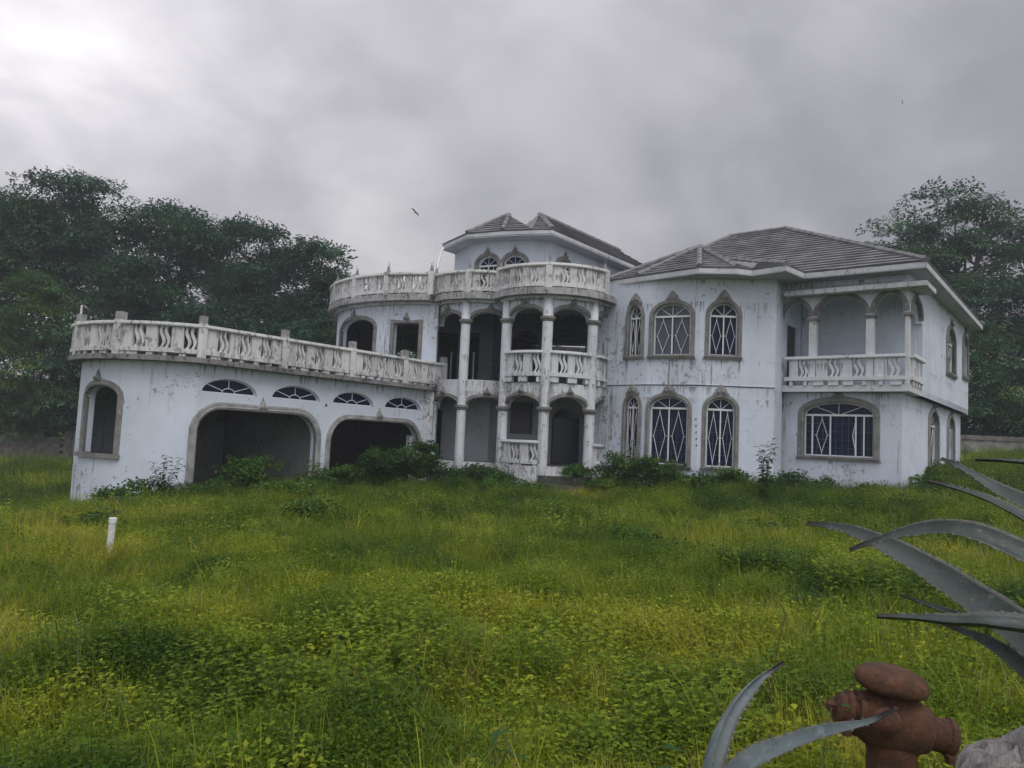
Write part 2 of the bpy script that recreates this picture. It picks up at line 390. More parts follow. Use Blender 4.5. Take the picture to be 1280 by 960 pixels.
def sweep(mb, path, line, prof, closed=False):
    """run a profile [(outward from the opening, outward from the wall)] along a line of (s, z)"""
    L = []
    for p in line:
        if not L or (Vector(p) - Vector(L[-1])).length > .004: L.append(p)
    n = len(L); nrm = []
    for i in range(n):
        ds = []
        for a, b in ((i - 1, i), (i, i + 1)):
            if closed: a %= n; b %= n
            if 0 <= a < n and 0 <= b < n and a != b:
                d = (Vector(L[b]) - Vector(L[a])).normalized(); ds.append(Vector((-d.y, d.x)))
        m_ = sum(ds, Vector((0, 0))).normalized(); nrm.append(m_ / max(.5, m_.dot(ds[0])))
    vs = []; k = len(prof)
    for p, m_ in zip(L, nrm):
        for (o, t_) in prof: vs.append(path.at(p[0] + m_.x * o, t_, p[1] + m_.y * o))
    fs = []
    for i in range(n if closed else n - 1):
        j = (i + 1) % n
        for q in range(k): fs.append((i * k + q, i * k + (q + 1) % k, j * k + (q + 1) % k, j * k + q))
    if not closed: fs += [tuple(range(k))[::-1], tuple((n - 1) * k + q for q in range(k))]
    mb.add(vs, fs)
def sbox(mb, path, s0, s1, z0, z1, t0, t1):
    """a box that follows the wall line"""
    qs = [s0] + [q for q in path.L if s0 + .02 < q < s1 - .02] + [s1]
    for a, b in zip(qs, qs[1:]):
        v = [path.at(q, t, z) for q in (a, b) for t in (t0, t1) for z in (z0, z1)]
        mb.add(v, [(0, 1, 3, 2), (4, 6, 7, 5), (0, 4, 5, 1), (2, 3, 7, 6), (0, 2, 6, 4), (1, 5, 7, 3)])
TRIM = lambda w_, d=.06: [(0, -.10), (0, d * .6), (w_ * .3, d), (w_ * .45, d * .55), (w_ * .8, d * .55), (w_, d * .3), (w_, -.02)]

def keystone(path, s, z, parent, size=.26, mat=None, t=.04, name='keystone', wide=False):
    """leaf-shaped crest over an opening"""
    out = [(-.50, 0), (-.46, .22), (-.26, .36), (-.22, .55), (-.08, .72), (0, 1.0), (.08, .72), (.22, .55), (.26, .36), (.46, .22), (.50, 0), (.2, -.12), (-.2, -.12)]
    if wide: out = [(-.62, -.12), (-.60, .10), (-.46, .22), (-.40, .42), (-.24, .56), (-.12, .74), (0, .80), (.12, .74), (.24, .56), (.40, .42), (.46, .22), (.60, .10), (.62, -.12), (.25, -.18), (-.25, -.18)]
    mb = MB(); n = len(out)
    vs = [path.at(s + x * size, 0.0, z + y * size) for x, y in out] + [path.at(s + x * size * .92, t + .02, z + y * size * .92) for x, y in out] + [path.at(s, t + .07, z + .3 * size)]
    mb.add(vs, [(i, (i + 1) % n, n + (i + 1) % n, n + i) for i in range(n)] + [(n + i, n + (i + 1) % n, 2 * n) for i in range(n)])
    for sx in (-.2, .2):     # two scrolls
        p = path.at(s + sx * size, t + .05, z + .2 * size)
        mb.lathe([(.01, -.03), (size * .14, -.01), (size * .14, .02), (.01, .04)], 8, p, path.at(s, 1, z) - path.at(s, 0, z))
    return mb.obj(name, mat or M['trim'], parent)

# ------------------------------------------------------------------ ground
CP = [(0, 0, -1.60), (0, 4, -1.62), (-4, 4, -1.66), (4, 3, -1.5), (0, 10, -1.62), (-6, 11.5, -1.86), (-3, 17, -1.70), (2, 17, -1.66), (-6, 19.4, -1.66),
      (1.4, 23.0, -1.55), (-2.5, 24.8, -1.55), (-9, 17.6, -2.0), (-12.0, 19.6, -2.50), (-10.8, 18.8, -2.30), (-14, 15, -2.25), (-10, 9, -1.95), (-25, 45, -2.35), (-18, 30, -2.3), (-35, 40, -2.35),
      (5.3, 23.0, -1.22), (8, 22.6, -1.08), (11.2, 21.5, -.96), (14.5, 26, -.62), (18.3, 31.5, -.2), (24, 40, .45), (30, 38, .6), (9, 9, -1.3), (14, 14, -1.0), (22, 22, -.3), (7, 16, -1.42),
      (-30, 20, -2.3), (0, 60, -1.6), (40, 60, 1.2), (-50, 60, -2.3), (0, -20, -1.6), (-7, 25, -1.7)]
cp = np.array(CP, float)
def _k(r): return np.where(r > 0, r * r * np.log(r + 1e-9), 0)
_D = _k(np.linalg.norm(cp[:, None, :2] - cp[None, :, :2], axis=2)); _n = len(cp)
_A = np.zeros((_n + 3, _n + 3)); _A[:_n, :_n] = _D + np.eye(_n) * 1.0; _A[:_n, _n] = 1; _A[:_n, _n + 1:] = cp[:, :2]; _A[_n, :_n] = 1; _A[_n + 1:, :_n] = cp[:, :2].T
_W = np.linalg.solve(_A, np.r_[cp[:, 2], 0, 0, 0])
def gz(x, y):
    x = np.atleast_1d(np.asarray(x, float)); y = np.atleast_1d(np.asarray(y, float))
    xc = np.clip(x, -45, 45); yc = np.clip(y, -15, 60)
    r = np.hypot(xc[:, None] - cp[None, :, 0], yc[:, None] - cp[None, :, 1])
    z = _k(r) @ _W[:_n] + _W[_n] + xc * _W[_n + 1] + yc * _W[_n + 2]
    fade = np.exp(-(np.maximum(0, np.hypot(x, y - 15) - 25) / 40) ** 2)
    b_ = (np.sin(x * .9 + 1.3 * np.sin(y * .5)) * np.sin(y * .8 + 1.1 * np.sin(x * .6))) * .07 + np.sin(x * 2.3 + y * 1.1 + np.sin(y)) * np.sin(y * 2.0 - x * .7) * .055
    return np.clip(z, -3, 3) + b_ * fade
def g1(x, y): return float(gz(x, y)[0])
def axis(lo, hi, a, b, fine, growth):
    q = list(np.arange(a, b, fine)); st = fine; v = b
    while v < hi: q.append(v); st *= growth; v += st
    q.append(hi); st = fine; v = a; pre = []
    while v > lo: st *= growth; v -= st; pre.append(max(v, lo))
    return np.array(pre[::-1] + q)
gx = axis(-700, 700, -26, 26, .5, 1.35); gy = axis(-300, 900, -2, 44, .5, 1.35)
X, Y = np.meshgrid(gx, gy); Z = gz(X.ravel(), Y.ravel())
nx_, ny_ = len(gx), len(gy)
gfaces = [(j * nx_ + i, j * nx_ + i + 1, (j + 1) * nx_ + i + 1, (j + 1) * nx_ + i) for j in range(ny_ - 1) for i in range(nx_ - 1)]
ground = mesh_obj('ground', np.c_[X.ravel(), Y.ravel(), Z], gfaces, M['ground'], None, True); tag(ground, kind='structure')

# ------------------------------------------------------------------ the villa
V2 = Vector((math.sin(rad(38)), math.cos(rad(38)))); U2 = Vector((V2.y, -V2.x))
house = thing('abandoned_villa', 'large abandoned white villa with grey tiled roofs, arched loggias and a balustraded garage wing', 'house', (1.0, 25.0, -1.6))
H = house
F1, F2, DK = -.68, 1.96, 4.72           # ground floor, upper floor, roof deck levels

# balusters share three meshes
def wavy(hh, name):
    mb = MB(); n = 10
    for sgn in (0,):
        pts = []
        for i in range(n + 1):
            f = i / n; x = .048 * math.sin(2 * math.pi * f - .3); wd = .020 + .024 * math.sin(math.pi * f) ** 1.3 + (.02 if i in (0, n) else 0)
            pts.append((x, wd, f * hh))
        vs = []
        for (x, wd, z) in pts: vs += [(x - wd, -.05, z), (x + wd, -.05, z), (x + wd, .05, z), (x - wd, .05, z)]
        fs = [(4 * i + k, 4 * i + (k + 1) % 4, 4 * i + 4 + (k + 1) % 4, 4 * i + 4 + k) for i in range(n) for k in range(4)] + [(3, 2, 1, 0), (4 * n, 4 * n + 1, 4 * n + 2, 4 * n + 3)]
        mb.add(vs, fs)
    return mb
def panel_mb(hh, wd):
    mb = MB(); mb.box((-wd / 2, -.055, 0), (wd / 2, .055, hh)); mb.box((-wd / 2 + .03, -.07, .05), (-wd / 2 + .06, -.052, hh - .05)); mb.box((wd / 2 - .06, -.07, .05), (wd / 2 - .03, -.052, hh - .05))
    return mb
_bc = {}
def shared(kind, hh, wd, mat):
    k = (kind, round(hh, 2), round(wd, 2), mat.name)
    if k not in _bc: _bc[k] = (wavy(hh, kind) if kind == 'baluster' else panel_mb(hh, wd)).mesh(kind, mat)
    return _bc[k]
def balustrade(path, posts, zb, zt, mat, parent, t=0.0, slot=None, label=None, pw=.11, post_top=.22, block=None, first='P', unit=.34, post_mat=None, rebar=()):
    """path: rail line; posts: s of the newels; zb..zt bottom of lower rail to top of hand rail; slot: level of the slab under the open gap"""
    q = mesh_obj('balustrade', *(lambda m_: (m_.v, m_.f))(_rail(path, posts[0], posts[-1], zt - .10, zt, t, .12)), mat, parent)
    if label: q['label'] = label
    lo = MB(); sbox(lo, path, posts[0], posts[-1], zb, zb + .12, t - .1, t + .1); lo.obj('bottom_rail', mat, q)
    if slot is not None:
        L = posts[-1] - posts[0]; k = max(2, int(L / .42))
        for i in range(k):
            s = posts[0] + (i + .5) * L / k + random.uniform(-.06, .06); wd = random.choice((.05, .08, .15))
            bm_ = MB(); sbox(bm_, path, s - wd, s + wd, slot - .004, zb + .004, t - .07, t + .07); bm_.obj('spacer_block', mat, q)
    for i, s in enumerate(posts):
        a, b_ = max(0, s - pw), min(path.len, s + pw)
        if post_top is not None:
            bm_ = MB(); sbox(bm_, path, a, b_, (slot if slot is not None else zb) - .01, zt + .03, t - .125, t + .125); po = bm_.obj('newel_post', mat, q)
            tp = MB(); m2 = post_mat or mat
            if block == 'cube': sbox(tp, path, a + .01, b_ - .01, zt + .03, zt + post_top, t - .11, t + .11); tp.obj('post_block', m2, q)
            elif block == 'stub':
                c_ = path.at(s, t, zt + .03)
                tp.lathe([(.085, 0), (.07, .05), (.05, .12), (.035, .2)], 8, c_)
                for k in range(3):
                    a_ = k * 2.1 + i; tp.tube([c_ + Vector((.03 * math.cos(a_), .03 * math.sin(a_), .1)), c_ + Vector((.045 * math.cos(a_), .045 * math.sin(a_), .30 + .08 * (k % 2)))], .008, 4)
                tp.obj('rebar_stub', m2, q)
    hh = zt - .10 - zb - .12
    for s0, s1 in zip(posts, posts[1:]):
        a, b_ = s0 + pw, s1 - pw; L = b_ - a; n = max(1, int(round(L / unit))); u_ = L / n
        for i in range(n):
            s = a + (i + .5) * u_; isP = (i % 2 == 0) if first == 'P' else (i % 2 == 1)
            if isP:
                o = place('baluster_panel', shared('panel', hh, u_ * .92, mat), Matrix.Translation(path.at(s, t, zb + .12)) @ path.frame(s), q)
            else:
                for d in (-.20, .20):
                    if mat is M['rail'] and random.random() < .035: continue      # broken out
                    place('baluster', shared('baluster', hh, .1, mat), Matrix.Translation(path.at(s + d * u_, t + random.uniform(-.012, .012), zb + .12)) @ path.frame(s) @ Matrix.Rotation(random.uniform(-.035, .035), 4, 'Y') @ Matrix.Rotation(random.uniform(-.15, .15), 4, 'Z'), q)
    return q
def _rail(path, s0, s1, z0, z1, t, hw):
    mb = MB(); line = [(q, 0) for q in [s0] + [q for q in path.L if s0 + .02 < q < s1 - .02] + [s1]]
    prof = [(-hw, z0), (-hw - .015, z0 + .03), (-hw, z1), (hw, z1), (hw + .015, z0 + .03), (hw, z0)]
    vs = []; k = len(prof)
    for (q, _) in line:
        for (tt, z) in prof: vs.append(path.at(q, t + tt, z))
    fs = [(i * k + j, i * k + (j + 1) % k, (i + 1) * k + (j + 1) % k, (i + 1) * k + j) for i in range(len(line) - 1) for j in range(k)]
    fs += [tuple(range(k)), tuple((len(line) - 1) * k + j for j in range(k))[::-1]]
    mb.add(vs, fs); return mb
def slab(name, pts, z0, z1, mat, parent):
    n = len(pts); vs = [(x, y, z0) for x, y in pts] + [(x, y, z1) for x, y in pts]
    return mesh_obj(name, vs, [tuple(range(n))[::-1], tuple(range(n, 2 * n))] + [(i, (i + 1) % n, n + (i + 1) % n, n + i) for i in range(n)], mat, parent)
def column(x, y, z0, z1, caps, r, parent, mat=None):
    mb = MB(); prof = [(r * 1.02, z0)]
    for i in range(1, 7): prof.append((r * (1 + .02 * math.sin(i * 1.7)), z0 + (z1 - z0) * i / 6))
    mb.lathe(prof, 16, (x, y, 0)); c_ = mb.obj('column', mat or M['column'], parent, True)
    for zc in caps:
        k = MB(); k.lathe([(r, zc - .11), (r * 1.22, zc - .085), (r * 1.22, zc - .06), (r * 1.45, zc - .03), (r * 1.5, zc + .015), (r * 1.5, zc + .045), (r, zc + .055)], 16, (x, y, 0))
        k.obj('capital', M['trim'], c_, False)
    return c_
def trimmed(path, line, w_, parent, name='arch_trim', mat=None, d=.06):
    mb = MB(); sweep(mb, path, line, TRIM(w_, d)); return mb.obj(name, mat or M['trim'], parent)

def window(path, s0, s1, z0, zs, zc, parent, trim=.13, label=None, kind='diamond', key=True, sill=True, glass='glass', inner=False, ks=.34, recess=.12, transom=None):
    """arched window: surround, sill, crest, frame, pane, mullions, diamond grille"""
    out = arch(s0, s1, z0, zs, zc, 14)
    fr = MB(); sweep(fr, path, out + [out[0]] if False else out, [(0, -recess - .03), (0, -recess + .03), (-.038, -recess + .03), (-.038, -recess - .03)], True)
    f = fr.obj('window', M['bars'], parent)
    if label: f['label'] = label
    c = (s0 + s1) / 2
    pn = MB(); vs = [path.at(x, -recess - .045, z) for x, z in out] + [path.at(c, -recess - .045, (z0 + zs) / 2)]
    pn.add(vs, [(i, (i + 1) % len(out), len(out)) for i in range(len(out))][::-1]); pn.obj('pane', M[glass], f)
    T = -recess + .03; tz = transom if transom is not None else zs
    bar = MB()
    def seg(a, b_, r=.011, mb=None): (mb or bar).tube([path.at(a[0], T, a[1]), path.at(b_[0], T, b_[1])], r, 4)
    sbox(bar, path, s0 + .03, s1 - .03, tz - .03, tz + .03, T - .03, T + .02)
    for a in ((45, 90, 135) if kind != 'fan' else (36, 72, 108, 144)):
        k = 0
        aa = rad(a); wx = (s1 - s0) / 2; wz = zc - tz
        if tz < zs - .05:
            xx = wx * .98 if a in (45, 135) else 0; seg((c, tz), (c - xx * (1 if a > 90 else -1) * (0 if a == 90 else .8), zs + (zc - zs) * (.6 if a != 90 else 1)))
        else: seg((c, tz), (c + wx * .97 * math.cos(aa), tz + wz * .97 * math.sin(aa)))
    bar.obj('fan_bars', M['bars'], f)
    if kind in ('diamond', 'narrow', 'wide'):
        for q in ((c,) if kind != 'wide' else (s0 + .24, s0 + .77, s1 - .51, s1 - .28)):
            mu = MB(); sbox(mu, path, q - .02, q + .02, z0 + .04, tz - .03, T - .03, T + .02); mu.obj('mullion', M['bars'], f)
        h0, h1 = z0 + .04, tz - .03; zm = (h0 + h1) / 2; q = (s1 - s0) / 4; dw = q * .62
        cs = (c - q, c + q)
        if kind == 'wide': cs = (s0 + .52, s1 - .52 + .02); dw = .16
        for cc in cs:
            g = MB()
            if kind == 'wide' and cc > c:
                seg((cc, h1 - .05), (cc - .1, zm), .014, g); seg((cc, h0 + .05), (cc - .1, zm), .014, g); g.obj('diamond_grille', M['bars'], f); continue
            for a, b_ in (((cc, h1 - .08), (cc - dw, zm)), ((cc - dw, zm), (cc, h0 + .08)), ((cc, h0 + .08), (cc + dw, zm)), ((cc + dw, zm), (cc, h1 - .08)), ((cc, h1), (cc, h1 - .08)), ((cc, h0), (cc, h0 + .08)),
                         ((cc - dw, zm), (cc - dw - .06, zm)), ((cc + dw, zm), (cc + dw + .06, zm))): seg(a, b_, .010, g)
            g.obj('diamond_grille', M['bars'], f)
    if inner:
        g = MB(); T2 = -recess - .03; nv = max(3, int((s1 - s0) / .17))
        for i in range(1, nv): x = s0 + (s1 - s0) * i / nv; g.tube([path.at(x, T2, z0 + .04), path.at(x, T2, tz)], .006, 3)
        for i in range(1, 5): z = z0 + (tz - z0) * i / 5; g.tube([path.at(s0 + .04, T2, z), path.at(s1 - .04, T2, z)], .006, 3)
        g.obj('burglar_bars', M['thinbars'], f)
    if trim: 
        mb = MB(); sweep(mb, path, out, [(0, -recess), (0, .05), (trim * .25, .075), (trim * .4, .045), (trim * .8, .045), (trim, .02), (trim, -.01)]); mb.obj('surround', M['trim'], f)
    if sill:
        mb = MB(); sbox(mb, path, s0 - trim - .03, s1 + trim + .03, z0 - .12, z0 - .06, -.02, .07); sbox(mb, path, s0 - trim, s1 + trim, z0 - .06, z0, -recess, .10); mb.obj('sill', M['trim'], f)
    if key: keystone(path, c, zc + trim - .04, f, ks, wide=ks > .4)
    return f, out

# ---- right block: polygonal bay -----------------------------------------------------------
bay = Path([(2.55, 25.85), (3.1, 25.34), (4.26, 24.28), (5.75, 23.53), (7.22, 23.42), (7.98, 23.27), (8.47, 23.98)])
B0 = bay.L[1]; B1 = bay.L[2]; B2 = bay.L[3]; B4 = bay.L[5]
specs = [(B0 + .84, B0 + 1.30, 'narrow'), (B1 + .16, B1 + 1.36, 'diamond'), (B2 + .27, B2 + 1.12, 'diamond')]
holes = []; wins = []
ups = ['glass', 'glass_grey', 'glass']
for i, (a, b_, kd) in enumerate(specs):
    f, o = window(bay, a, b_, 2.99, 4.22, 4.62, H, .135, kind=kd, glass=ups[i], key=True, ks=.41); holes.append(o)
    f, o = window(bay, a - (.02 if i else 0), b_ - (.02 if i else 0), -.43, 1.32, 1.68, H, .135, kind=kd, inner=True, ks=.41); holes.append(o)
wall('bay_wall', bay, .0, bay.len, -1.9, 5.45, holes, .22, M['wall'], H)
gb = MB(); sbox(gb, bay, .3, B4, 2.03, 2.055, -.05, .012); gb.obj('string_course', M['cement_dark'], H)
gb = MB(); sbox(gb, bay, .3, B4, 2.055, 2.085, -.05, .03); gb.obj('string_course', M['wall'], H)

# ---- right block: loggia corner, lower storey
UO = Vector((11.29, 21.72))
front = Path([UO - U2 * 3.62, UO])                                # upper front line (loggia)
side = Path([UO, UO + V2 * 11.4])                                 # upper right side
LO = UO - U2 * .25 + V2 * .35
lfront = Path([LO - U2 * 3.6, LO]); lside = Path([LO, LO + V2 * 10.75])
f, o = window(lfront, .82 - .0, 2.83, .06, 1.33, 1.70, H, .18, kind='wide', ks=.34, inner=True, label='wide arched ground floor window with sliding panels', transom=1.31)
wall('lower_front_wall', lfront, 0, 3.6, -1.8, 1.99, [o], .22, M['wall'], H)
hs = []
for a, b_ in ((4.1, 5.75), (7.75, 9.15)):
    f, o = window(lside, a, b_, -.06, 1.25, 1.72, H, .16, kind='narrow', ks=.3); hs.append(o)
wall('lower_side_wall', lside, .222, 10.9, -1.8, 1.99, hs, .22, M['wall'], H)
hs = []
for a, b_, z in ((6.2, 7.95, 3.2), (9.9, 11.05, 3.42)):
    f, o = window(side, a, b_, z, z + 1.1, z + 1.6, H, .14, kind='narrow', ks=.3); hs.append(o)
sarch = arch(.22, 1.72, 2.2, 4.28, 4.82)
wall('upper_side_wall', side, 1.85, 11.4, 2.0, 5.45, hs, .22, M['wall'], H)
wall('loggia_side_arch', side, .10, 1.85, 4.2, 5.4, [arch(.22, 1.74, 2.2, 4.28, 4.82)], .2, M['wall'], H)
trimmed(side, arch(.22, 1.74, 4.2, 4.28, 4.82)[1:-1], .12, H)
# floor slab of the overhanging storey
c0 = UO - U2 * 3.6; c1 = UO; c2 = UO + V2 * 11.4; c3 = c2 - U2 * 4; 
slab('floor_slab', [(c0.x, c0.y), (c1.x, c1.y), (c2.x, c2.y), (c3.x, c3.y), (c0.x + V2.x * 8, c0.y + V2.y * 8)], 2.0, 2.19, M['rail_clean'], H)
# front arches of the loggia: positions counted from the left end of the front line
pS = [.0, 3.62 - 2.71, 3.62 - 1.07, 3.62 - .02]
ho = [arch(.02, pS[1] - .12, 2.2, 4.32, 4.80), arch(pS[1] + .12, pS[2] - .12, 2.2, 4.32, 4.87), arch(pS[2] + .12, pS[3] - .12, 2.2, 4.32, 4.87)]
wall('loggia_arches', front, 0, 3.62, 4.26, 5.4, ho, .2, M['wall'], H)
for i, o in enumerate(ho):
    trimmed(front, o[1:-1], .13, H); keystone(front, (o[0][0] + o[-1][0]) / 2, max(z for _, z in o) + .09, H, .22)
for k, s in enumerate(pS[1:]):
    mb = MB(); sbox(mb, front, s - .105, s + .105 if k < 2 else 3.60, 2.19, 4.27, -.205, .005); po = mb.obj('pillar', M['rail_clean'], H)
    mb = MB(); sbox(mb, front, s - .15, min(s + .15, 3.69), 4.17, 4.21, -.24, .04); sbox(mb, front, s - .17, min(s + .17, 3.70), 4.21, 4.27, -.25, .06); mb.obj('capital', M['trim'], po)
lback = Path([c0 + V2 * 1.82, c1 + V2 * 1.82]); wall('loggia_back_wall', lback, 0, 3.4, 2.0, 5.4, [], .15, M['wall'], H)
lend = Path([c0 + V2 * 1.85, c0 - V2 * .05])
# left end wall of the loggia faces right: a doorway in it
lend = Path([UO - U2 * 3.62 - V2 * .02, UO - U2 * 3.62 + V2 * 1.84])
wall('loggia_end_wall', lend, 0.02, 1.86, 2.0, 5.4, [box_outline(.45, 1.45, 2.1, 4.2)], .15, M['wall'], H, t0=.0)
mb = MB(); sbox(mb, lend, .45, 1.45, 2.2, 4.2, -.12, -.08); mb.obj('door', M['door'], H)['label'] = 'dark wooden door at the left end of the upper loggia'
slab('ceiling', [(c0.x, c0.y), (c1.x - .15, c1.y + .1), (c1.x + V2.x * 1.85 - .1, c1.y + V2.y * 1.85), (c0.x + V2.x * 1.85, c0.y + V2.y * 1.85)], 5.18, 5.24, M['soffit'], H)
balustrade(front, [.10, pS[1], pS[2], 3.52], 2.33, 3.08, M['rail_clean'], H, t=-.02, slot=2.19, label='clean white balustrade of the right upper loggia', post_top=None, pw=.12)
balustrade(side, [.12, 1.80], 2.33, 3.08, M['rail_clean'], H, t=-.02, slot=2.19, post_top=None, pw=.08)
# canopy slab over the loggia
can = [UO - U2 * 3.45 - V2 * .45, UO + U2 * .5 - V2 * .45, UO + U2 * .5 + V2 * 1.0, UO - U2 * .05 + V2 * 1.0, UO - U2 * .05 - V2 * .02, UO - U2 * 3.45 - V2 * .02]
slab('canopy_slab', [(q.x, q.y) for q in can], 4.93, 5.07, M['slab_white'], H)
# hidden back and far walls close the block
bk = Path([c2, c2 - U2 * 9.5]); 
wall('rear_wall', bk, .003, 9.5, 1.97, 5.45, [], .2, M['wall'], H, t0=-.003); wall('rear_wall', bk, .25, 9.5, -1.8, 1.97, [], .2, M['wall'], H, t0=-.45)

# ---- roofs ------------------------------------------------------------------------------
def clip(poly, f):
    out = []
    for i in range(len(poly)):
        a, b_ = poly[i], poly[(i + 1) % len(poly)]; fa, fb = f(a), f(b_)
        if fa >= 0: out.append(a)
        if (fa >= 0) != (fb >= 0): q = fa / (fa - fb); out.append((a[0] + (b_[0] - a[0]) * q, a[1] + (b_[1] - a[1]) * q))
    return out
def roof_face(pts, mb, base, step=.27, tw=.40, lip=.045):
    """pts[0]-pts[1] is the eave; lays stepped tiles over the plane"""
    P_ = [Vector(p) for p in pts]; ex = (P_[1] - P_[0]).normalized(); n = (P_[1] - P_[0]).cross(P_[2] - P_[0]).normalized()
    if n.z < 0: n = -n
    ey = n.cross(ex)
    if ey.z < 0: ey = -ey
    q = [((p - P_[0]).dot(ex), (p - P_[0]).dot(ey)) for p in P_]
    base.add(P_, [tuple(range(len(P_)))])
    bmin = min(v[1] for v in q); bmax = max(v[1] for v in q); amin = min(v[0] for v in q); amax = max(v[0] for v in q)
    area = sum(q[i][0] * q[(i + 1) % len(q)][1] - q[(i + 1) % len(q)][0] * q[i][1] for i in range(len(q)))
    if area < 0: q = q[::-1]
    k = 0; b0 = bmin
    while b0 < bmax:
        row = clip(clip(q, lambda p: p[1] - b0), lambda p: b0 + step - p[1])
        if len(row) >= 3:
            a0 = amin - tw * (.5 if k % 2 else 0)
            while a0 < amax:
                c_ = clip(clip(row, lambda p: p[0] - a0), lambda p: a0 + tw - p[0])
                if len(c_) >= 3:
                    j = random.uniform(-.006, .008); m_ = []
                    for (a, b_) in c_:
                        hh = .012 + (lip + j) * (1 - (b_ - b0) / step) + .012 * math.sin((a - a0) / tw * math.pi)
                        m_.append(P_[0] + ex * a + ey * b_ + n * hh)
                    lo = [P_[0] + ex * a + ey * b_ + n * .002 for (a, b_) in c_]; kk = len(m_)
                    fs = [tuple(range(kk))]
                    for i in range(kk):
                        i2 = (i + 1) % kk
                        if abs(c_[i][1] - b0) < 1e-4 and abs(c_[i2][1] - b0) < 1e-4: fs.append((i2, i, kk + i, kk + i2))
                    mb.add(m_ + lo, fs)
                a0 += tw
        b0 += step; k += 1
def roof(label, faces, caps, parent, fascia=(), fz=.2, plain=()):
    b_ = MB(); tl = MB()
    for f in plain: b_.add(f, [tuple(range(len(f)))])
    for f in faces: roof_face(f, tl, b_)
    r = b_.obj('roof', M['tile'], parent); r['label'] = label
    tag(tl.obj('roof_tiles', M['tile'], r), kind='stuff')
    for a, c_ in caps:
        a = Vector(a); c_ = Vector(c_); L = (c_ - a).length; k = max(1, int(L / .45)); mb = MB()
        for i in range(k):
            p0 = a + (c_ - a) * (i / k) + Vector((0, 0, .05)); p1 = a + (c_ - a) * ((i + 1.1) / k) + Vector((0, 0, .05))
            mb.tube([p0, p1], .105, 6, True, .085)
        mb.obj('ridge_cap', M['tile'], r)
    for line in fascia:
        mb = MB()
        for (a, c_) in zip(line, line[1:]):
            a = Vector(a); c_ = Vector(c_); d = (c_ - a).normalized(); o = Vector((d.y, -d.x, 0)).normalized() * .03
            vs = [a + o * s + Vector((0, 0, z)) for s in (0, -1) for z in (-fz, -.012)] + [c_ + o * s + Vector((0, 0, z)) for s in (0, -1) for z in (-fz, -.012)]
            mb.add(vs, [(0, 1, 3, 2), (4, 6, 7, 5), (0, 4, 5, 1), (2, 3, 7, 6), (0, 2, 6, 4), (1, 5, 7, 3)])
        mb.obj('fascia_board', M['fascia'], r)
    return r
ZE = 5.56
def v3(p, z=ZE): return (p[0], p[1], z)
C1 = (11.3, 20.9); C2 = (11.3 + 12 * V2.x, 20.9 + 12 * V2.y); E1 = (9.98, 28.15, 8.42); E2 = (8.27, 29.5, 8.42)
K = (11.3 - 3.3 * U2.x, 20.9 - 3.3 * U2.y); CL = (11.3 - 10.1 * U2.x, 20.9 - 10.1 * U2.y)
CB = (CL[0] + 12 * V2.x - .5, CL[1] + 12 * V2.y)
Vb = [(2.95, 25.55), (3.91, 24.5), (5.5, 22.9), (6.6, 22.75), (7.11, 22.9), (7.84, 22.07)]
Ap = (6.1, 25.4, 6.83); Mr = (7.2, 26.9, 6.85)
rf = roof('grey tiled hip roof over the right block', [
    [v3(C1), v3(C2), E1], [v3(CL), v3(C1), E1, E2], 
    [v3(Vb[0]), v3(Vb[1]), Ap], [v3(Vb[1]), v3(Vb[2]), Ap], [v3(Vb[2]), v3(Vb[3]), Ap], [v3(Vb[3]), v3(Vb[4]), Mr, Ap],
    [v3(Vb[4]), v3(Vb[5]), (7.75, 24.3, 6.12)], [v3(Vb[5]), v3(K), (7.75, 24.3, 6.12)], [v3(Vb[4]), (7.75, 24.3, 6.12), Mr], [v3((2.95, 25.6)), Ap, Mr, v3(CL, 6.0)]],
    [(v3(C1), E1), (E1, E2), (v3(C2), E1), (E2, v3(CL)), (v3(Vb[1]), Ap), (v3(Vb[2]), Ap), (v3(Vb[3]), Ap), (Ap, Mr), (v3(Vb[5]), (7.75, 24.3, 6.12)), ((7.75, 24.3, 6.12), Mr), (v3(Vb[0]), Ap)],
    H, [[v3(q) for q in Vb] + [v3(K), v3(C1), v3(C2)]], .145, plain=[[v3(C2), v3(CB), E2, E1], [v3(CB), v3(CL), E2]])
so = [(q[0], q[1]) for q in Vb] + [K, C1, C2, (C2[0] - U2.x * 3, C2[1] - U2.y * 3), (10, 27), (3.5, 27)]
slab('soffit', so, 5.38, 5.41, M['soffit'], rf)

# ---- tower storey on the roof deck ---------------------------------------------------------
tw_pts = [(-2.55, 30.6), (-1.63, 28.75), (-.62, 28.25), (.52, 27.98), (1.27, 28.1)]
tw = Path(tw_pts); tside = Path([(1.27, 28.1), (1.27 + 9 * V2.x, 28.1 + 9 * V2.y)])
hs = []
for a, b_ in ((tw.L[1] + .12, tw.L[1] + .98), (tw.L[2] + .10, tw.L[2] + .95)):
    f, o = window(tw, a, b_, 5.5, 6.62, 6.98, H, .14, kind='narrow', ks=.26); hs.append(o)
wall('tower_wall', tw, 0, tw.len, 4.7, 7.62, hs, .2, M['wall'], H)
f, o = window(tside, .32, 1.36, 5.5, 6.66, 7.0, H, .15, kind='narrow', ks=.26)
wall('tower_side_wall', tside, 0, 8.6, 4.7, 7.62, [o], .2, M['wall'], H)
trear = Path([(1.27 + 8.6 * V2.x, 28.1 + 8.6 * V2.y), (1.2, 35.6), (-2.55, 30.6)]); wall('tower_rear_wall', trear, 0, trear.len, 4.7, 7.62, [], .2, M['wall'], H)
T0, T1, T2, T3, TC = (-3.02, 30.1), (-1.95, 28.25), (-.62, 27.62), (.48, 27.28), (1.19, 27.12)
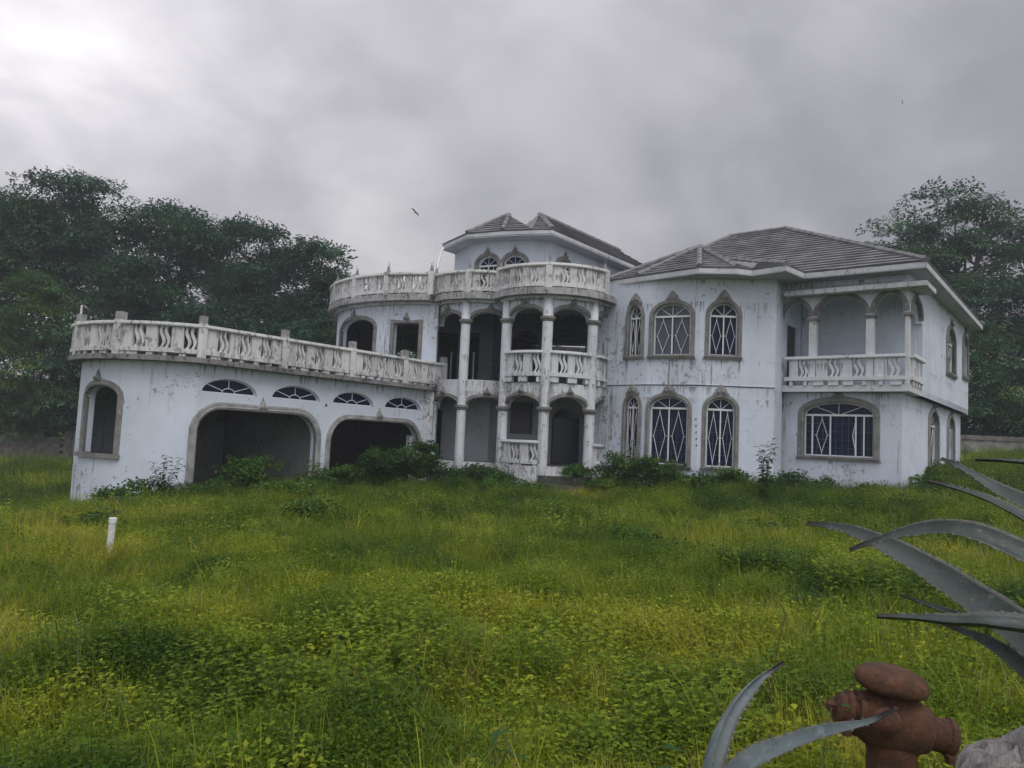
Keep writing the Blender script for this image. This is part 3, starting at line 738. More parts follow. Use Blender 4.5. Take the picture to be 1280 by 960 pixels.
TR = (TC[0] + 9.4 * V2.x, TC[1] + 9.4 * V2.y); R1 = (.76, 29.35, 8.88); R2 = (R1[0] + 6.2 * V2.x, R1[1] + 6.2 * V2.y, 8.88); A1 = (-.43, 29.5, 8.86)
TL = (T0[0] + 6.5 * V2.x - .2, T0[1] + 6.5 * V2.y); zt_ = 7.72
rf2 = roof('grey tiled hip roof with two peaks over the roof-top storey', [
    [v3(T0, zt_), v3(T1, zt_), A1], [v3(T1, zt_), v3(T2, zt_), A1], [v3(T2, zt_), v3(T3, zt_), A1], [v3(T3, zt_), v3(TC, zt_), R1],
    [v3(TC, zt_), v3(TR, zt_), R2, R1], [v3(T3, zt_), R1, (.15, 29.45, 8.4), A1], ],
    [(v3(T1, zt_), A1), (v3(T2, zt_), A1), (v3(TC, zt_), R1), (R1, R2)], H, [[v3(q, zt_) for q in (T0, T1, T2, T3, TC, TR)]], .14, plain=[[v3(TL, zt_), v3(T0, zt_), A1], [v3(TL, zt_), A1, (.15, 29.45, 8.4)], [v3(TL, zt_), (.15, 29.45, 8.4), R1, R2], [v3(TR, zt_), v3(TL, zt_), R2]])
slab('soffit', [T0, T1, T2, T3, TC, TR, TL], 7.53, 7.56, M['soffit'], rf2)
mb = MB(); mb.tube([(-2.93, 29.5, 7.45), (-2.95, 29.2, 7.3), (-3.0, 27.9, 6.1), (-3.0, 27.75, 5.3)], .055, 8); mb.obj('drainpipe', M['pipe'], H)['label'] = 'slanting white drainpipe under the roof-top eave'

# ---- centre: rotunda, middle porch, left bow ------------------------------------------------
RC, RR = (1.3, 25.92), 1.83; MC, MR = (-1.05, 27.12), 1.72; LC, LR = (-2.41, 30.87), 4.65
def onc(c, r, a): return (c[0] + r * math.sin(rad(a)), c[1] - r * math.cos(rad(a)))
rot = arc_path(RC, RR, -70, 95, 22); mid = arc_path(MC, MR, -72, 38, 14); lef = arc_path(LC, LR, -92, -3, 18)
def qa(path, c, r, a, a0): return r * rad(a - a0)
ra = lambda a: RR * rad(a + 70) * .9995; ma = lambda a: MR * rad(a + 72) * .9995; la = lambda a: LR * rad(a + 92) * .9995
cols_r = [-58, -8, 42]; 
for a in cols_r:
    x, y = onc(RC, RR, a); column(x, y, F1 - .95 if a != 42 else F1 - .9, 4.72, (1.13, 4.0), .165, H)
x, y = onc(MC, MR, -20); column(x, y, F1 - .95, 4.72, (1.13, 4.0), .155, H)
x, y = onc(MC, MR, -69); column(x, y, F1 - .9, 1.4, (), .12, H)
# arch bands of the rotunda
def band(path, spans, zs, zc, z0, z1, matn='wall_old', key=True, tr=.13):
    hs = [arch(a, b_, z0 - .3, zs, zc, 12) for a, b_ in spans]
    wall('arch_band', path, spans[0][0] - .12, min(path.len, spans[-1][1] + .12), z0, z1, hs, .2, M[matn], H)
    for a, b_ in spans:
        o = arch(a, b_, z0, zs, zc, 12)[1:-1]; trimmed(path, o, tr, H)
        if key: keystone(path, (a + b_) / 2, zc + tr * .8, H, .26)
sp_r = [(ra(-58) + .13, ra(-8) - .13), (ra(-8) + .13, ra(42) - .13), (ra(42) + .13, ra(84))]
band(rot, sp_r, 1.15, 1.52, 1.1, 1.94); band(rot, sp_r, 4.02, 4.36, 3.96, 4.72, 'wall')
sp_m = [(ma(-69) + .02, ma(-20) - .13), (ma(-20) + .13, ma(31))]
band(mid, sp_m, 1.15, 1.47, 1.1, 2.04); band(mid, sp_m, 4.0, 4.32, 3.94, 4.72, 'wall')
balustrade(rot, [ra(-58) + .06, ra(-8)], 2.15, 2.97, M['rail_clean'], H, slot=1.97, post_top=None, pw=.12, label='white balustrade of the rotunda, upper floor left bay', unit=.30)
balustrade(rot, [ra(-8), ra(42)], 2.15, 2.97, M['rail_clean'], H, slot=1.97, post_top=None, pw=.12, unit=.30)
balustrade(rot, [ra(42), ra(80)], 2.15, 2.97, M['rail_clean'], H, slot=1.97, post_top=None, pw=.12, unit=.30)
balustrade(rot, [ra(-58) + .1, ra(-8)], -.62, .12, M['rail_clean'], H, slot=-.7, post_top=None, pw=.10, unit=.34)
balustrade(rot, [ra(42), ra(80)], -.62, .10, M['rail_clean'], H, slot=-.7, post_top=None, pw=.12, unit=.32)
# plinths and floors
wall('plinth_wall', rot, 0.2, rot.len, -1.9, F1, [], .25, M['wall_old'], H, t0=.10)
wall('plinth_wall', mid, 0, mid.len - .2, -1.9, F1, [], .25, M['wall_old'], H, t0=.06)
def disc(c, r, a0, a1, n=20): return [onc(c, r, a0 + (a1 - a0) * i / n) for i in range(n + 1)]
slab('floor_slab', disc(RC, RR - .03, -75, 100) + [(3.0, 28.6), (-.6, 28.2)], F1 - .12, F1 + .002, M['slab'], H)
slab('floor_slab', disc(MC, MR - .03, -75, 40) + [(-.5, 28.4), (-2.9, 28.6)], F1 - .13, F1 - .004, M['slab'], H)
slab('floor_slab', disc(RC, RR - .12, -75, 100) + [(3.0, 28.8), (-.6, 28.6)], F2 - .16, F2, M['inner'], H)
slab('floor_slab', disc(MC, MR - .12, -75, 40) + [(-.5, 28.4), (-2.9, 28.6)], F2 - .17, F2 - .003, M['inner'], H)
# left bow upper wall with two openings, lower wall behind the garage
oa = arch(la(-62), la(-33.5), 2.3, 3.86, 4.22, 12); ob = box_outline(la(-22.8), la(-11), 2.3, 3.97)
wall('bow_wall', lef, 0, lef.len, 1.86, 4.72, [oa, ob], .22, M['wall'], H)
wall('bow_pier', lef, la(-8), lef.len, -1.9, 1.86, [], .22, M['wall_old'], H)
trimmed(lef, oa[:], .14, H); keystone(lef, (oa[0][0] + oa[-1][0]) / 2, 4.33, H, .24)
trimmed(lef, ob, .14, H); keystone(lef, (ob[0][0] + ob[-1][0]) / 2, 4.10, H, .26)
# interior walls behind the porches (bluish white below, upper colour darkened as room shade, dark doorways)
bw = Path([(-3.0, 27.9), (-.75, 27.3), (-.45, 27.75), (3.3, 27.75), (3.6, 26.3)])
L1 = bw.L[1]; L2 = bw.L[2]
dl = [box_outline(.05, .55, F1 - .4, 1.1), box_outline(L2 + .45, L2 + 1.25, .35, 1.5), arch(L2 + 1.95, L2 + 2.95, F1 - .4, .9, 1.35), box_outline(L2 + 3.15, L2 + 3.6, -.2, 1.3)]
du = [box_outline(.2, 1.0, F2 - .1, 3.9), box_outline(1.15, 1.85, F2 - .1, 3.9), arch(L2 + .4, L2 + 1.35, F2 - .1, 3.7, 4.1), arch(L2 + 1.7, L2 + 3.05, F2 - .1, 3.7, 4.2), box_outline(L2 + 3.2, L2 + 3.7, F2 - .1, 4.1)]
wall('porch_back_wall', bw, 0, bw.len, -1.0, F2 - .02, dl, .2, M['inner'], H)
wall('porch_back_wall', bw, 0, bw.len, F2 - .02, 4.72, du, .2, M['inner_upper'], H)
for a, b_, z0, z1, nm in ((.05, .55, F1, 1.1, 'door'), (L2 + 1.95, L2 + 2.95, F1, 1.0, 'door'), (L2 + .45, L2 + 1.25, .35, 1.5, 'window_panel')):
    mb = MB(); sbox(mb, bw, a + .03, b_ - .03, z0, z1, -.3, -.26); mb.obj(nm, M['dark_door'], H)
for a in (.62, 1.08, 1.8):      # pale jambs seen inside the upper middle room
    mb = MB(); sbox(mb, bw, a, a + .07, F2, 3.3, -.9, -.8); mb.obj('jamb', M['wall'], H)
# rear shell of the centre: arched openings look out on the trees
rear = Path([(9.5, 36.5), (-1.5, 36.8), (-7.4, 34.6), (-7.05, 31.2)]);
rl = rear.L
ro = [arch(rl[1] + 1.2, rl[1] + 2.5, 2.0, 3.6, 4.1), arch(rl[1] + 3.1, rl[1] + 4.4, 2.0, 3.6, 4.1), arch(rl[2] + .6, rl[2] + 2.2, 2.0, 3.6, 4.1)]
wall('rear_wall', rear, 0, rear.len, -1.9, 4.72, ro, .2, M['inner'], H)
for o in ro: trimmed(rear, o, .1, H, mat=M['trim_light'])
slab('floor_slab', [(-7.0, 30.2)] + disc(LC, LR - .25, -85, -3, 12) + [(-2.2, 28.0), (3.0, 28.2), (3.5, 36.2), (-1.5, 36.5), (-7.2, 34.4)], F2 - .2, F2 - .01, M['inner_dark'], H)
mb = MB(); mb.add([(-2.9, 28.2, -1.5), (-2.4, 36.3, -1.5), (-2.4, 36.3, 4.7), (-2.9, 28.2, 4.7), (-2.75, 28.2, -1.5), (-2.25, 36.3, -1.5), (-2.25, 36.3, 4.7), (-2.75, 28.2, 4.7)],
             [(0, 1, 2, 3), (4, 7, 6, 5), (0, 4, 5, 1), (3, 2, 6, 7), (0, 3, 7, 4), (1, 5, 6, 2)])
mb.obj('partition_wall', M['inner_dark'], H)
# roof deck with three bows, edge proud of the walls
dedge = disc(LC, LR + .38, -88, -6, 22)
slab('roof_deck', dedge + [(-2.5, 27.6), (3.2, 27.6), (3.6, 36), (-1.5, 37), (-7.4, 34.8)], 4.72, 4.93, M['deck'], H)
slab('roof_deck', disc(MC, MR + .33, -95, 60) + [(0.2, 28.2), (-2.6, 28.2)], 4.715, 4.925, M['deck'], H)
slab('roof_deck', disc(RC, RR + .36, -100, 112) + [(2.9, 28.4), (-.5, 28.0)], 4.725, 4.935, M['deck'], H)
for c_, r_0, a0, a1 in ((RC, RR, -68, 95), (MC, MR, -75, 12), (LC, LR, -88, -6)):   # bed moulding under the deck
    pp = arc_path(c_, r_0, a0, a1, 20); mb = MB(); sbox(mb, pp, 0, pp.len, 4.62, 4.715, -.05, .14); mb.obj('cornice', M['slab_white'], H)
rr_ = arc_path(RC, RR + .2, -80, 112, 26); q_ = lambda a: (RR + .2) * rad(a + 80) * .999
balustrade(rr_, [q_(-66), q_(-8), q_(50)], 4.98, 5.73, M['rail'], H, slot=4.935, label='mouldy white balustrade round the rotunda roof terrace', post_top=.05, block='stub', pw=.10, unit=.28, post_mat=M['trim'])
rb = Path([onc(RC, RR + .2, 50), (3.30, 27.9)]); balustrade(rb, [.12, rb.len - .1], 4.98, 5.73, M['rail'], H, slot=4.935, post_top=.05, block='stub', pw=.10, unit=.28, post_mat=M['trim'])
mm_ = arc_path(MC, MR + .2, -85, 40, 18); qm = lambda a: (MR + .2) * rad(a + 85) * .999
balustrade(mm_, [qm(-66), qm(-16), qm(24)], 4.98, 5.68, M['rail'], H, slot=4.93, label='mouldy white balustrade of the middle roof terrace', post_top=.05, block='stub', pw=.10, unit=.27, post_mat=M['trim'])
ll_ = arc_path(LC, LR + .25, -85, -5, 26); ql = lambda a: (LR + .25) * rad(a + 85) * .999
balustrade(ll_, [ql(-84), ql(-62), ql(-43), ql(-25), ql(-6)], 4.98, 5.70, M['rail'], H, slot=4.935, label='mouldy white balustrade of the left roof terrace', post_top=.05, block='stub', pw=.10, unit=.30, post_mat=M['trim'])
# front steps
for i, (r0, z) in enumerate(((1.55, -1.42), (1.22, -1.2), (.9, -.95))):
    slab('step', disc((1.75, 24.35), r0, -95, 100, 18) , z - .35, z, M['step'], H)
# upper side wall strip between rotunda and bay
wl = Path([(2.95, 26.9), (3.1, 25.34)]); wall('return_wall', wl, 0, wl.len, -1.9, 5.4, [], .2, M['wall_old'], H)

# ---- garage wing ---------------------------------------------------------------------------
_before = set(bpy.data.objects)
GO = Vector((-8.55, 20.9)); G1 = GO + V2 * 9.55
gf = Path([GO, G1])
GC, GR = (-9.7, 24.0), 3.31
gt = Path([onc(GC, GR, a) for a in range(-118, 20, 6)] + [tuple(GO)])
gaq = lambda a: GR * rad(a + 118) * .9995
op1 = round_rect(-.03 + .05, 4.06, -2.2, .56, .75); op2 = round_rect(4.62, 8.58, -2.2, .52, .75)
hs = [op1, op2]
fans = [(.12, 1.86), (2.37, 4.12), (4.64, 6.36), (6.88, 8.62)]
op1 = [(max(.06, s), z) for s, z in op1]; hs = [op1, op2]
for i, (a, b_) in enumerate(fans):
    o = arch(a, b_, 1.0, 1.0, 1.43, 16)[1:-1]; hs.append(o); c = (a + b_) / 2
    fr = MB(); sweep(fr, gf, o, [(0, -.13), (0, -.09), (-.035, -.09), (-.035, -.13)], True); f = fr.obj('fan_window', M['bars'], H)
    pn = MB(); pn.add([gf.at(x, -.135, z) for x, z in o], [tuple(range(len(o)))[::-1]]); pn.obj('pane', M['glass'], f)
    br = MB(); wx, wz = (b_ - a) / 2, .43
    for an in (36, 90, 144): br.tube([gf.at(c + .21 * math.cos(rad(an)), -.10, 1.0 + .14 * math.sin(rad(an))), gf.at(c + wx * .97 * math.cos(rad(an)), -.10, 1.0 + wz * .97 * math.sin(rad(an)))], .014, 4)
    br.tube([gf.at(c + .21 * math.cos(rad(k * 15)), -.10, 1.01 + .15 * math.sin(rad(k * 15))) for k in range(13)], .014, 4); br.obj('fan_bars', M['bars'], f)
wall('garage_wall', gf, 0, 9.5, -2.6, 1.76, hs, .24, M['wall'], H)
mb = MB(); sweep(mb, gf, [p for p in op1], TRIM(.2, .07)); mb.obj('garage_trim', M['trim_light'], H)
mb = MB(); sweep(mb, gf, op2, TRIM(.17, .07)); mb.obj('garage_trim', M['trim_light'], H)
for s in (2.06, 6.62): keystone(gf, s, .62, H, .38, M['trim_light'])
# small round holes in the wall
for s, z in ((-.0, 1), (4.38, .98), (8.85, 1.0)):
    mb = MB(); c_ = gf.at(max(s, .0) if s else .02, .004, z - .06); 
    if s: mb.lathe([(.045, -.03), (.05, .0), (.035, .006)], 10, c_, (U2.x, U2.y, 0)); mb.obj('vent_pipe', M['rust'], H)
# tower end of the garage, curved, with an open arched window
ow = arch(gaq(-42), gaq(-16.5), -.80, .72, 1.06, 12)
wall('curved_garage_wall', gt, 0, gt.len, -2.8, 1.76, [ow], .24, M['wall'], H)
trimmed(gt, ow, .17, H, 'window_surround'); keystone(gt, (ow[0][0] + ow[-1][0]) / 2 - .1, 1.2, H, .30)
mb = MB(); sbox(mb, gt, ow[0][0] - .22, ow[-1][0] + .20, -.92, -.80, -.24, .10); mb.obj('window_sill', M['trim'], H)
# inner walls, back, partition, floor
gi = lambda s, d: GO + V2 * s - U2 * d
gb_ = Path([gi(9.3, 5.6), gi(-2.2, 5.6), gi(-2.9, 4.6)])
mb = MB()
def vwall(name, a, b_, z0, z1, mat, th=.15):
    a = Vector(a); b_ = Vector(b_); d = (b_ - a).normalized(); n = Vector((d.y, -d.x)) * th
    q = [a, b_, b_ + n, a + n]; slab(name, [(p.x, p.y) for p in q][::-1], z0, z1, mat, H)
e0 = gt.P[0]
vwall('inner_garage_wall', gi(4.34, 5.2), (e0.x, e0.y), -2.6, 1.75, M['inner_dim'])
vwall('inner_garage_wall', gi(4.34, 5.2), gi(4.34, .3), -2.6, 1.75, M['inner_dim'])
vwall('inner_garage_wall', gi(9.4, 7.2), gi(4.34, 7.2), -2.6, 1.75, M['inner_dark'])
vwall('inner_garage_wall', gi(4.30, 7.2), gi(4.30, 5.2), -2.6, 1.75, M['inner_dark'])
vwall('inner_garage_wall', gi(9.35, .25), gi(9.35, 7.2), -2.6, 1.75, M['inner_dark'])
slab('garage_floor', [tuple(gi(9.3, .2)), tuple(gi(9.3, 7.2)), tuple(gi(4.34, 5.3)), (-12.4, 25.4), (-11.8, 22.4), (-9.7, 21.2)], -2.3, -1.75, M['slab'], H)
# garage pier jamb at the right opening
mb = MB(); sbox(mb, gf, 8.42, 8.56, -2.2, .1, -.45, -.26); mb.obj('jamb', M['wall_old'], H)
# terrace slab on the garage
edge = [onc(GC, GR + .36, a) for a in range(-118, 14, 6)]
crn = GO + U2 * .34 - V2 * .16; eg = edge + [tuple(crn), tuple(G1 + U2 * .34 - V2 * .1), tuple(gi(9.4, 7.4)), tuple(gi(4.3, 5.4))]
slab('terrace_slab', eg, 1.76, 1.90, M['slab'], H)
gr = Path([onc(GC, GR + .24, a) for a in range(-118, 13, 5)] + [tuple(GO + U2 * .22 - V2 * .1), tuple(G1 + U2 * .22)])
kk = len(gr.P); sc0 = gr.L[-2]
angs = lambda a: (GR + .24) * rad(a + 118)
balustrade(gr, [angs(-100), angs(-72), angs(-45), angs(-15), sc0, sc0 + 2.62, sc0 + 5.2, sc0 + 7.55, gr.len - .12], 1.99, 2.80, M['rail'], H, slot=1.90,
           label='weathered white balustrade round the garage terrace', post_top=.24, block='cube', pw=.11, unit=.345, post_mat=M['trim_light'])
for s, h_, mt, r0 in ((angs(-47), .52, 'pipe', .03), (sc0, .75, 'rust', .014)):
    p0 = gr.at(s, .0, 2.8); mb = MB(); mb.tube([p0, p0 + Vector((.01, 0, h_))], r0, 5); mb.obj('rod', M[mt], H)

# the wing was first measured 5.5 % too large: resize it about its near corner and stand that corner where it belongs
_T = Matrix.Translation((-8.08, 19.75, 0)) @ Matrix.Scale(.945, 4) @ Matrix.Translation((8.55, -20.9, 0))
for o in set(bpy.data.objects) - _before:
    if o.parent == H: o.matrix_basis = _T @ o.matrix_basis
# small things on the walls
mb = MB()
for k in range(5):
    pp = bay.at(B2 - .06 + .01 * k, .0, 1.0 - k * .2)
    mb = MB(); mb.lathe([(.030, -.03), (.034, .004), (.02, .008)], 8, pp, (.25, -.97, 0)); mb.obj('vent_hole', M['rust'], H)
gp = Path([onc(RC, RR + .10, a) for a in (-45, -36, -28, -20)]); mb = MB()
for k in range(6):
    s_ = .18 + k * .12; pts = [gp.at(s_ + .05 * math.cos(j * 1.1 + k), .012, -1.07 - .02 * k + .06 * math.sin(j * 1.3 + k * 2)) for j in range(7)]
    mb.tube(pts, .009, 4)
mb.obj('graffiti_scrawl', M['vine'], H)
for k in range(4):      # dead creeper down the crack at the end of the garage
    q = [_T @ gf.at(9.25 + .10 * math.sin(z * 1.7 + k) + .05 * k, .05 + .02 * k, z) for z in np.arange(1.9 - .3 * (k % 2), -1.7 + .4 * k, -.22)]
    mb = MB(); mb.tube(q, .022, 5, True, .010)
    if k == 0: cre = thing('dead_creeper', 'dry black creeper hanging down the wall at the right end of the garage', 'creeper', tuple(_T @ gf.at(9.25, .1, -1.8)))
    mb.obj('stem', M['vine'], cre)

# ------------------------------------------------------------------ scattered foliage (geometry nodes, instances of small meshes)
def loose(name, verts, faces, mats, fm=None):
    me = bpy.data.meshes.new(name); me.from_pydata([tuple(v) for v in verts], [], faces)
    for m_ in mats: me.materials.append(m_)
    if fm is not None: me.polygons.foreach_set('material_index', fm)
    me.update(); return bpy.data.objects.new(name, me)      # never linked: only a source shape
def scatter(name, pts, rot, scl, idx, tint, sources, parent=None):
    n = len(pts); me = bpy.data.meshes.new(name); me.vertices.add(n); me.vertices.foreach_set('co', np.asarray(pts, np.float32).ravel())
    for nm, ty, dat, key in (('rot', 'FLOAT_VECTOR', rot, 'vector'), ('scl', 'FLOAT', scl, 'value'), ('idx', 'INT', idx, 'value'), ('tint', 'FLOAT', tint, 'value')):
        a = me.attributes.new(nm, ty, 'POINT'); a.data.foreach_set(key, np.asarray(dat, np.int32 if ty == 'INT' else np.float32).ravel())
    for m_ in {m.name: m for s in sources for m in s.data.materials}.values(): me.materials.append(m_)
    o = bpy.data.objects.new(name, me); C.objects.link(o); adopt(o, parent)
    g = bpy.data.node_groups.new(name + '_nodes', 'GeometryNodeTree')
    g.interface.new_socket('Geometry', in_out='INPUT', socket_type='NodeSocketGeometry'); g.interface.new_socket('Geometry', in_out='OUTPUT', socket_type='NodeSocketGeometry')
    N = g.nodes; gin = N.new('NodeGroupInput'); gout = N.new('NodeGroupOutput'); ip = N.new('GeometryNodeInstanceOnPoints'); jg = N.new('GeometryNodeJoinGeometry')
    for s in reversed(sources):
        oi = N.new('GeometryNodeObjectInfo'); oi.inputs['Object'].default_value = s; oi.inputs['As Instance'].default_value = True; g.links.new(oi.outputs['Geometry'], jg.inputs[0])
    def na(nm, ty):
        a = N.new('GeometryNodeInputNamedAttribute'); a.data_type = ty; a.inputs['Name'].default_value = nm; return a.outputs[0]
    g.links.new(gin.outputs[0], ip.inputs['Points']); g.links.new(jg.outputs[0], ip.inputs['Instance']); ip.inputs['Pick Instance'].default_value = True
    g.links.new(na('idx', 'INT'), ip.inputs['Instance Index']); g.links.new(na('rot', 'FLOAT_VECTOR'), ip.inputs['Rotation']); g.links.new(na('scl', 'FLOAT'), ip.inputs['Scale'])
    g.links.new(ip.outputs[0], gout.inputs[0])
    md = o.modifiers.new('scatter', 'NODES'); md.node_group = g
    return o
def blade(V_, F_l, x, y, h, w_, lean, az, seg=3):
    k = len(V_); d = (math.cos(az), math.sin(az)); sd = (-d[1], d[0])
    for i in range(seg + 1):
        f = i / seg; b_ = lean * f * f; zz_ = h * f * (1 - .25 * lean / max(h, .01) * f); ww = w_ * (1 - f) ** .7 if i < seg else 0
        if i < seg: V_ += [(x + d[0] * b_ - sd[0] * ww, y + d[1] * b_ - sd[1] * ww, zz_), (x + d[0] * b_ + sd[0] * ww, y + d[1] * b_ + sd[1] * ww, zz_)]
        else: V_.append((x + d[0] * b_, y + d[1] * b_, zz_))
    for i in range(seg - 1): F_l.append((k + 2 * i, k + 2 * i + 1, k + 2 * i + 3, k + 2 * i + 2))
    F_l.append((k + 2 * seg - 2, k + 2 * seg - 1, k + 2 * seg))
def leaf(V_, F_l, p, d, ln, w_, droop=.2, fold=.15):
    """pointed leaf: two halves folded on the midrib"""
    d = Vector(d).normalized(); sd = d.cross(Vector((0, 0, 1)))
    if sd.length < .1: sd = Vector((1, 0, 0))
    sd.normalize(); up = sd.cross(d); k = len(V_); p = Vector(p)
    a = p; m_ = p + d * ln * .45 - Vector((0, 0, 1)) * droop * ln * .2; e = p + d * ln - Vector((0, 0, 1)) * droop * ln
    V_ += [a, m_ + sd * w_ + up * fold * w_, e, m_ - sd * w_ + up * fold * w_, m_]
    F_l += [(k, k + 4, k + 1), (k + 4, k + 2, k + 1), (k, k + 3, k + 4), (k + 4, k + 3, k + 2)]
R = random.Random(11)
def grass_src(n, h0, h1, sp, w_, lean, mat='grass', dry=0):
    V_, F_l, fm = [], [], []
    for i in range(n):
        r = sp * math.sqrt(R.random()); a = R.uniform(0, 6.283); f0 = len(F_l)
        h = R.uniform(h0, h1); blade(V_, F_l, r * math.cos(a), r * math.sin(a), h, w_ * R.uniform(.6, 1.3), h * R.uniform(.1, lean), R.uniform(0, 6.283))
        fm += [1 if R.random() < dry else 0] * (len(F_l) - f0)
    return loose('grass_tuft', V_, F_l, [M[mat], M['drygrass']], fm)
def weed_src(ns, nl, h0, h1, sp, ln, w_, mat='weed', flowers=0):
    V_, F_l, fm = [], [], []
    for i in range(ns):
        r = sp * math.sqrt(R.random()); a = R.uniform(0, 6.283); x, y = r * math.cos(a), r * math.sin(a); h = R.uniform(h0, h1); la_ = R.uniform(0, 6.283); le = R.uniform(0, .4) * h
        blade(V_, F_l, x, y, h, .003, le, la_, 2); 
        for j in range(nl):
            f = (j + 1) / nl; b_ = le * f * f; az = j * 2.4 + R.uniform(-.4, .4)
            leaf(V_, F_l, (x + math.cos(la_) * b_, y + math.sin(la_) * b_, h * f * .95), (math.cos(az), math.sin(az), R.uniform(-.1, .7)), ln * R.uniform(.7, 1.2) * (1.1 - .4 * f), w_ * R.uniform(.8, 1.2), R.uniform(0, .5))
        fm += [0] * (len(F_l) - len(fm))
        if i < flowers:
            k = len(V_); x += math.cos(la_) * le; y += math.sin(la_) * le; q = .006
            V_ += [(x + q * math.cos(t_ * 1.0472), y + q * math.sin(t_ * 1.0472), h + .01) for t_ in range(6)]; F_l.append(tuple(range(k, k + 6))); fm.append(1)
    return loose('weed_tuft', V_, F_l, [M[mat], M['petal']], fm)
def mound_src(n, rx, hz_, ln, w_, flowers=0):
    V_, F_l, fm = [], [], []
    for i in range(n):
        a = R.uniform(0, 6.283); u_ = R.random(); r = rx * math.sqrt(u_); h = hz_ * math.sqrt(max(0, 1 - u_ * .92)) * R.uniform(.55, 1.08)
        leaf(V_, F_l, (r * math.cos(a), r * math.sin(a), h), (math.cos(a) * (.3 + u_) + R.uniform(-.6, .6), math.sin(a) * (.3 + u_) + R.uniform(-.6, .6), R.uniform(-.1, .8)), ln * R.uniform(.6, 1.3), w_ * R.uniform(.7, 1.2), R.uniform(0, .6))
    fm += [0] * len(F_l)
    for i in range(n // 14): r = rx * math.sqrt(R.random()); a = R.uniform(0, 6.283); blade(V_, F_l, r * math.cos(a), r * math.sin(a), hz_ * R.uniform(1, 1.7), .0025, .05, a, 2)
    fm += [0] * (len(F_l) - len(fm))
    for i in range(flowers):
        r = rx * math.sqrt(R.random()); a = R.uniform(0, 6.283); x, y, h = r * math.cos(a), r * math.sin(a), hz_ * 1.12; k = len(V_); q = .006
        V_ += [(x + q * math.cos(t_ * 1.0472), y + q * math.sin(t_ * 1.0472), h + .004 * (t_ % 2)) for t_ in range(6)]; F_l.append(tuple(range(k, k + 6))); fm.append(1)
    return loose('weed_mound', V_, F_l, [M['weed'], M['petal']], fm)
G_src = [grass_src(60, .10, .26, .20, .0030, .8), grass_src(60, .08, .20, .22, .0028, .9, dry=.06), grass_src(50, .10, .33, .20, .0030, .8, dry=.14), grass_src(80, .05, .15, .24, .003, .9)]
W_src = [mound_src(190, .24, .20, .030, .010), mound_src(150, .20, .15, .036, .012), mound_src(230, .30, .24, .026, .008), weed_src(20, 8, .08, .22, .20, .036, .010), weed_src(14, 6, .08, .20, .20, .040, .014, flowers=0), weed_src(22, 6, .05, .14, .22, .030, .010), weed_src(11, 8, .14, .30, .17, .055, .014), weed_src(12, 6, .10, .24, .20, .035, .011, flowers=2)]
foot = [[(-9.0, 19.55), (-8.1, 19.8), (-2.9, 26.6), (-2.7, 26.6), (-.9, 25.4), (-.5, 25.2), (.1, 24.4), (1.3, 24.1), (2.6, 24.5), (3.1, 25.3), (4.3, 24.3), (5.75, 23.55), (7.98, 23.3), (8.5, 24.0), (11.15, 22.2), (17.6, 30.6), (9, 38), (-7, 36), (-12.0, 24.2), (-12.3, 22.7), (-11.7, 21), (-10.4, 19.85)]]
def infoot(x, y): return inside(foot[0], x, y)
def fbm(x, y, s, o=3):
    v = 0; a = 1; tt = 0
    for i in range(o): v += a * mn.noise((x * s, y * s, 3.7 * i)); tt += a; a *= .55; s *= 2.1
    return v / tt
def field(n, r0, r1, seed, spread=46):
    g = np.random.default_rng(seed); out = []
    az = np.radians(g.uniform(-spread, spread, n)); r = np.sqrt(g.uniform(r0 * r0, r1 * r1, n))
    return r * np.sin(az), r * np.cos(az), g
def tone(x, y):
    """0 dark green .. 1 yellow green, in patches as the meadow grows"""
    v = .52 + .72 * fbm(x, y, .22) + .75 * fbm(x + 40, y, 1.1, 2)
    d = math.hypot(x, y)
    if d < 5.2: v += .22 * (5.2 - d) / 2
    if x < -3.5 and 6 < y < 13: v += .22
    if y > 17: v -= .06
    return v
P_, RT, SC_, IX, TN = [], [], [], [], []
Pw, Rw, Sw, Iw, Tw = [], [], [], [], []
for (n, r0, r1, smin, smax, sd_) in ((5200, .9, 6, .75, 1.25, 1), (7000, 6, 12, .9, 1.4, 2), (10500, 12, 25, 1.1, 1.8, 3), (7000, 25, 50, 1.6, 2.6, 4)):
    xs, ys, g = field(n, r0, r1, sd_); zs = gz(xs, ys); rr = g.uniform(0, 1, (n, 5))
    for x, y, z, q in zip(xs, ys, zs, rr):
        if infoot(x, y): continue
        if abs(x - y * -.506) < .2 and 8.2 < y < 10.3 and q[1] < .985: continue        # trampled gap in front of the white post
        tn = tone(x, y); wl_ = .5 - tn * .75 + .9 * fbm(x - 20, y + 9, .35, 2) + (.1 if y > 14 else 0)
        s_ = smin + (smax - smin) * q[0]; hs_ = 1 + .5 * fbm(x + 7, y, .5, 2) + .55 * fbm(x, y + 60, 1.6, 2)
        if q[1] < .42 + wl_:
            k = int(q[2] * 3) if q[4] < .62 else 3 + int(q[2] * 3)
            if fbm(x + 3, y + 90, .3, 2) > .12 and q[2] > .5: k = 6
            if q[0] < .035: k = 7
            Pw.append((x, y, z - .02)); Rw.append((q[3] * .3 - .15, q[4] * .3 - .15, q[3] * 6.283)); Sw.append(s_ * hs_ * 1.05); Iw.append(k); Tw.append(min(1, max(0, tn + .5 * (q[4] - .5))))
        else:
            k = int(q[2] * 4); k = min(k, 3)
            P_.append((x, y, z - .02)); RT.append((q[3] * .3 - .15, q[4] * .3 - .15, q[3] * 6.283)); SC_.append(s_ * hs_); IX.append(k); TN.append(min(1, max(0, tn + .5 * (q[4] - .5))))
tag(scatter('grass', P_, RT, SC_, IX, TN, G_src), kind='stuff')
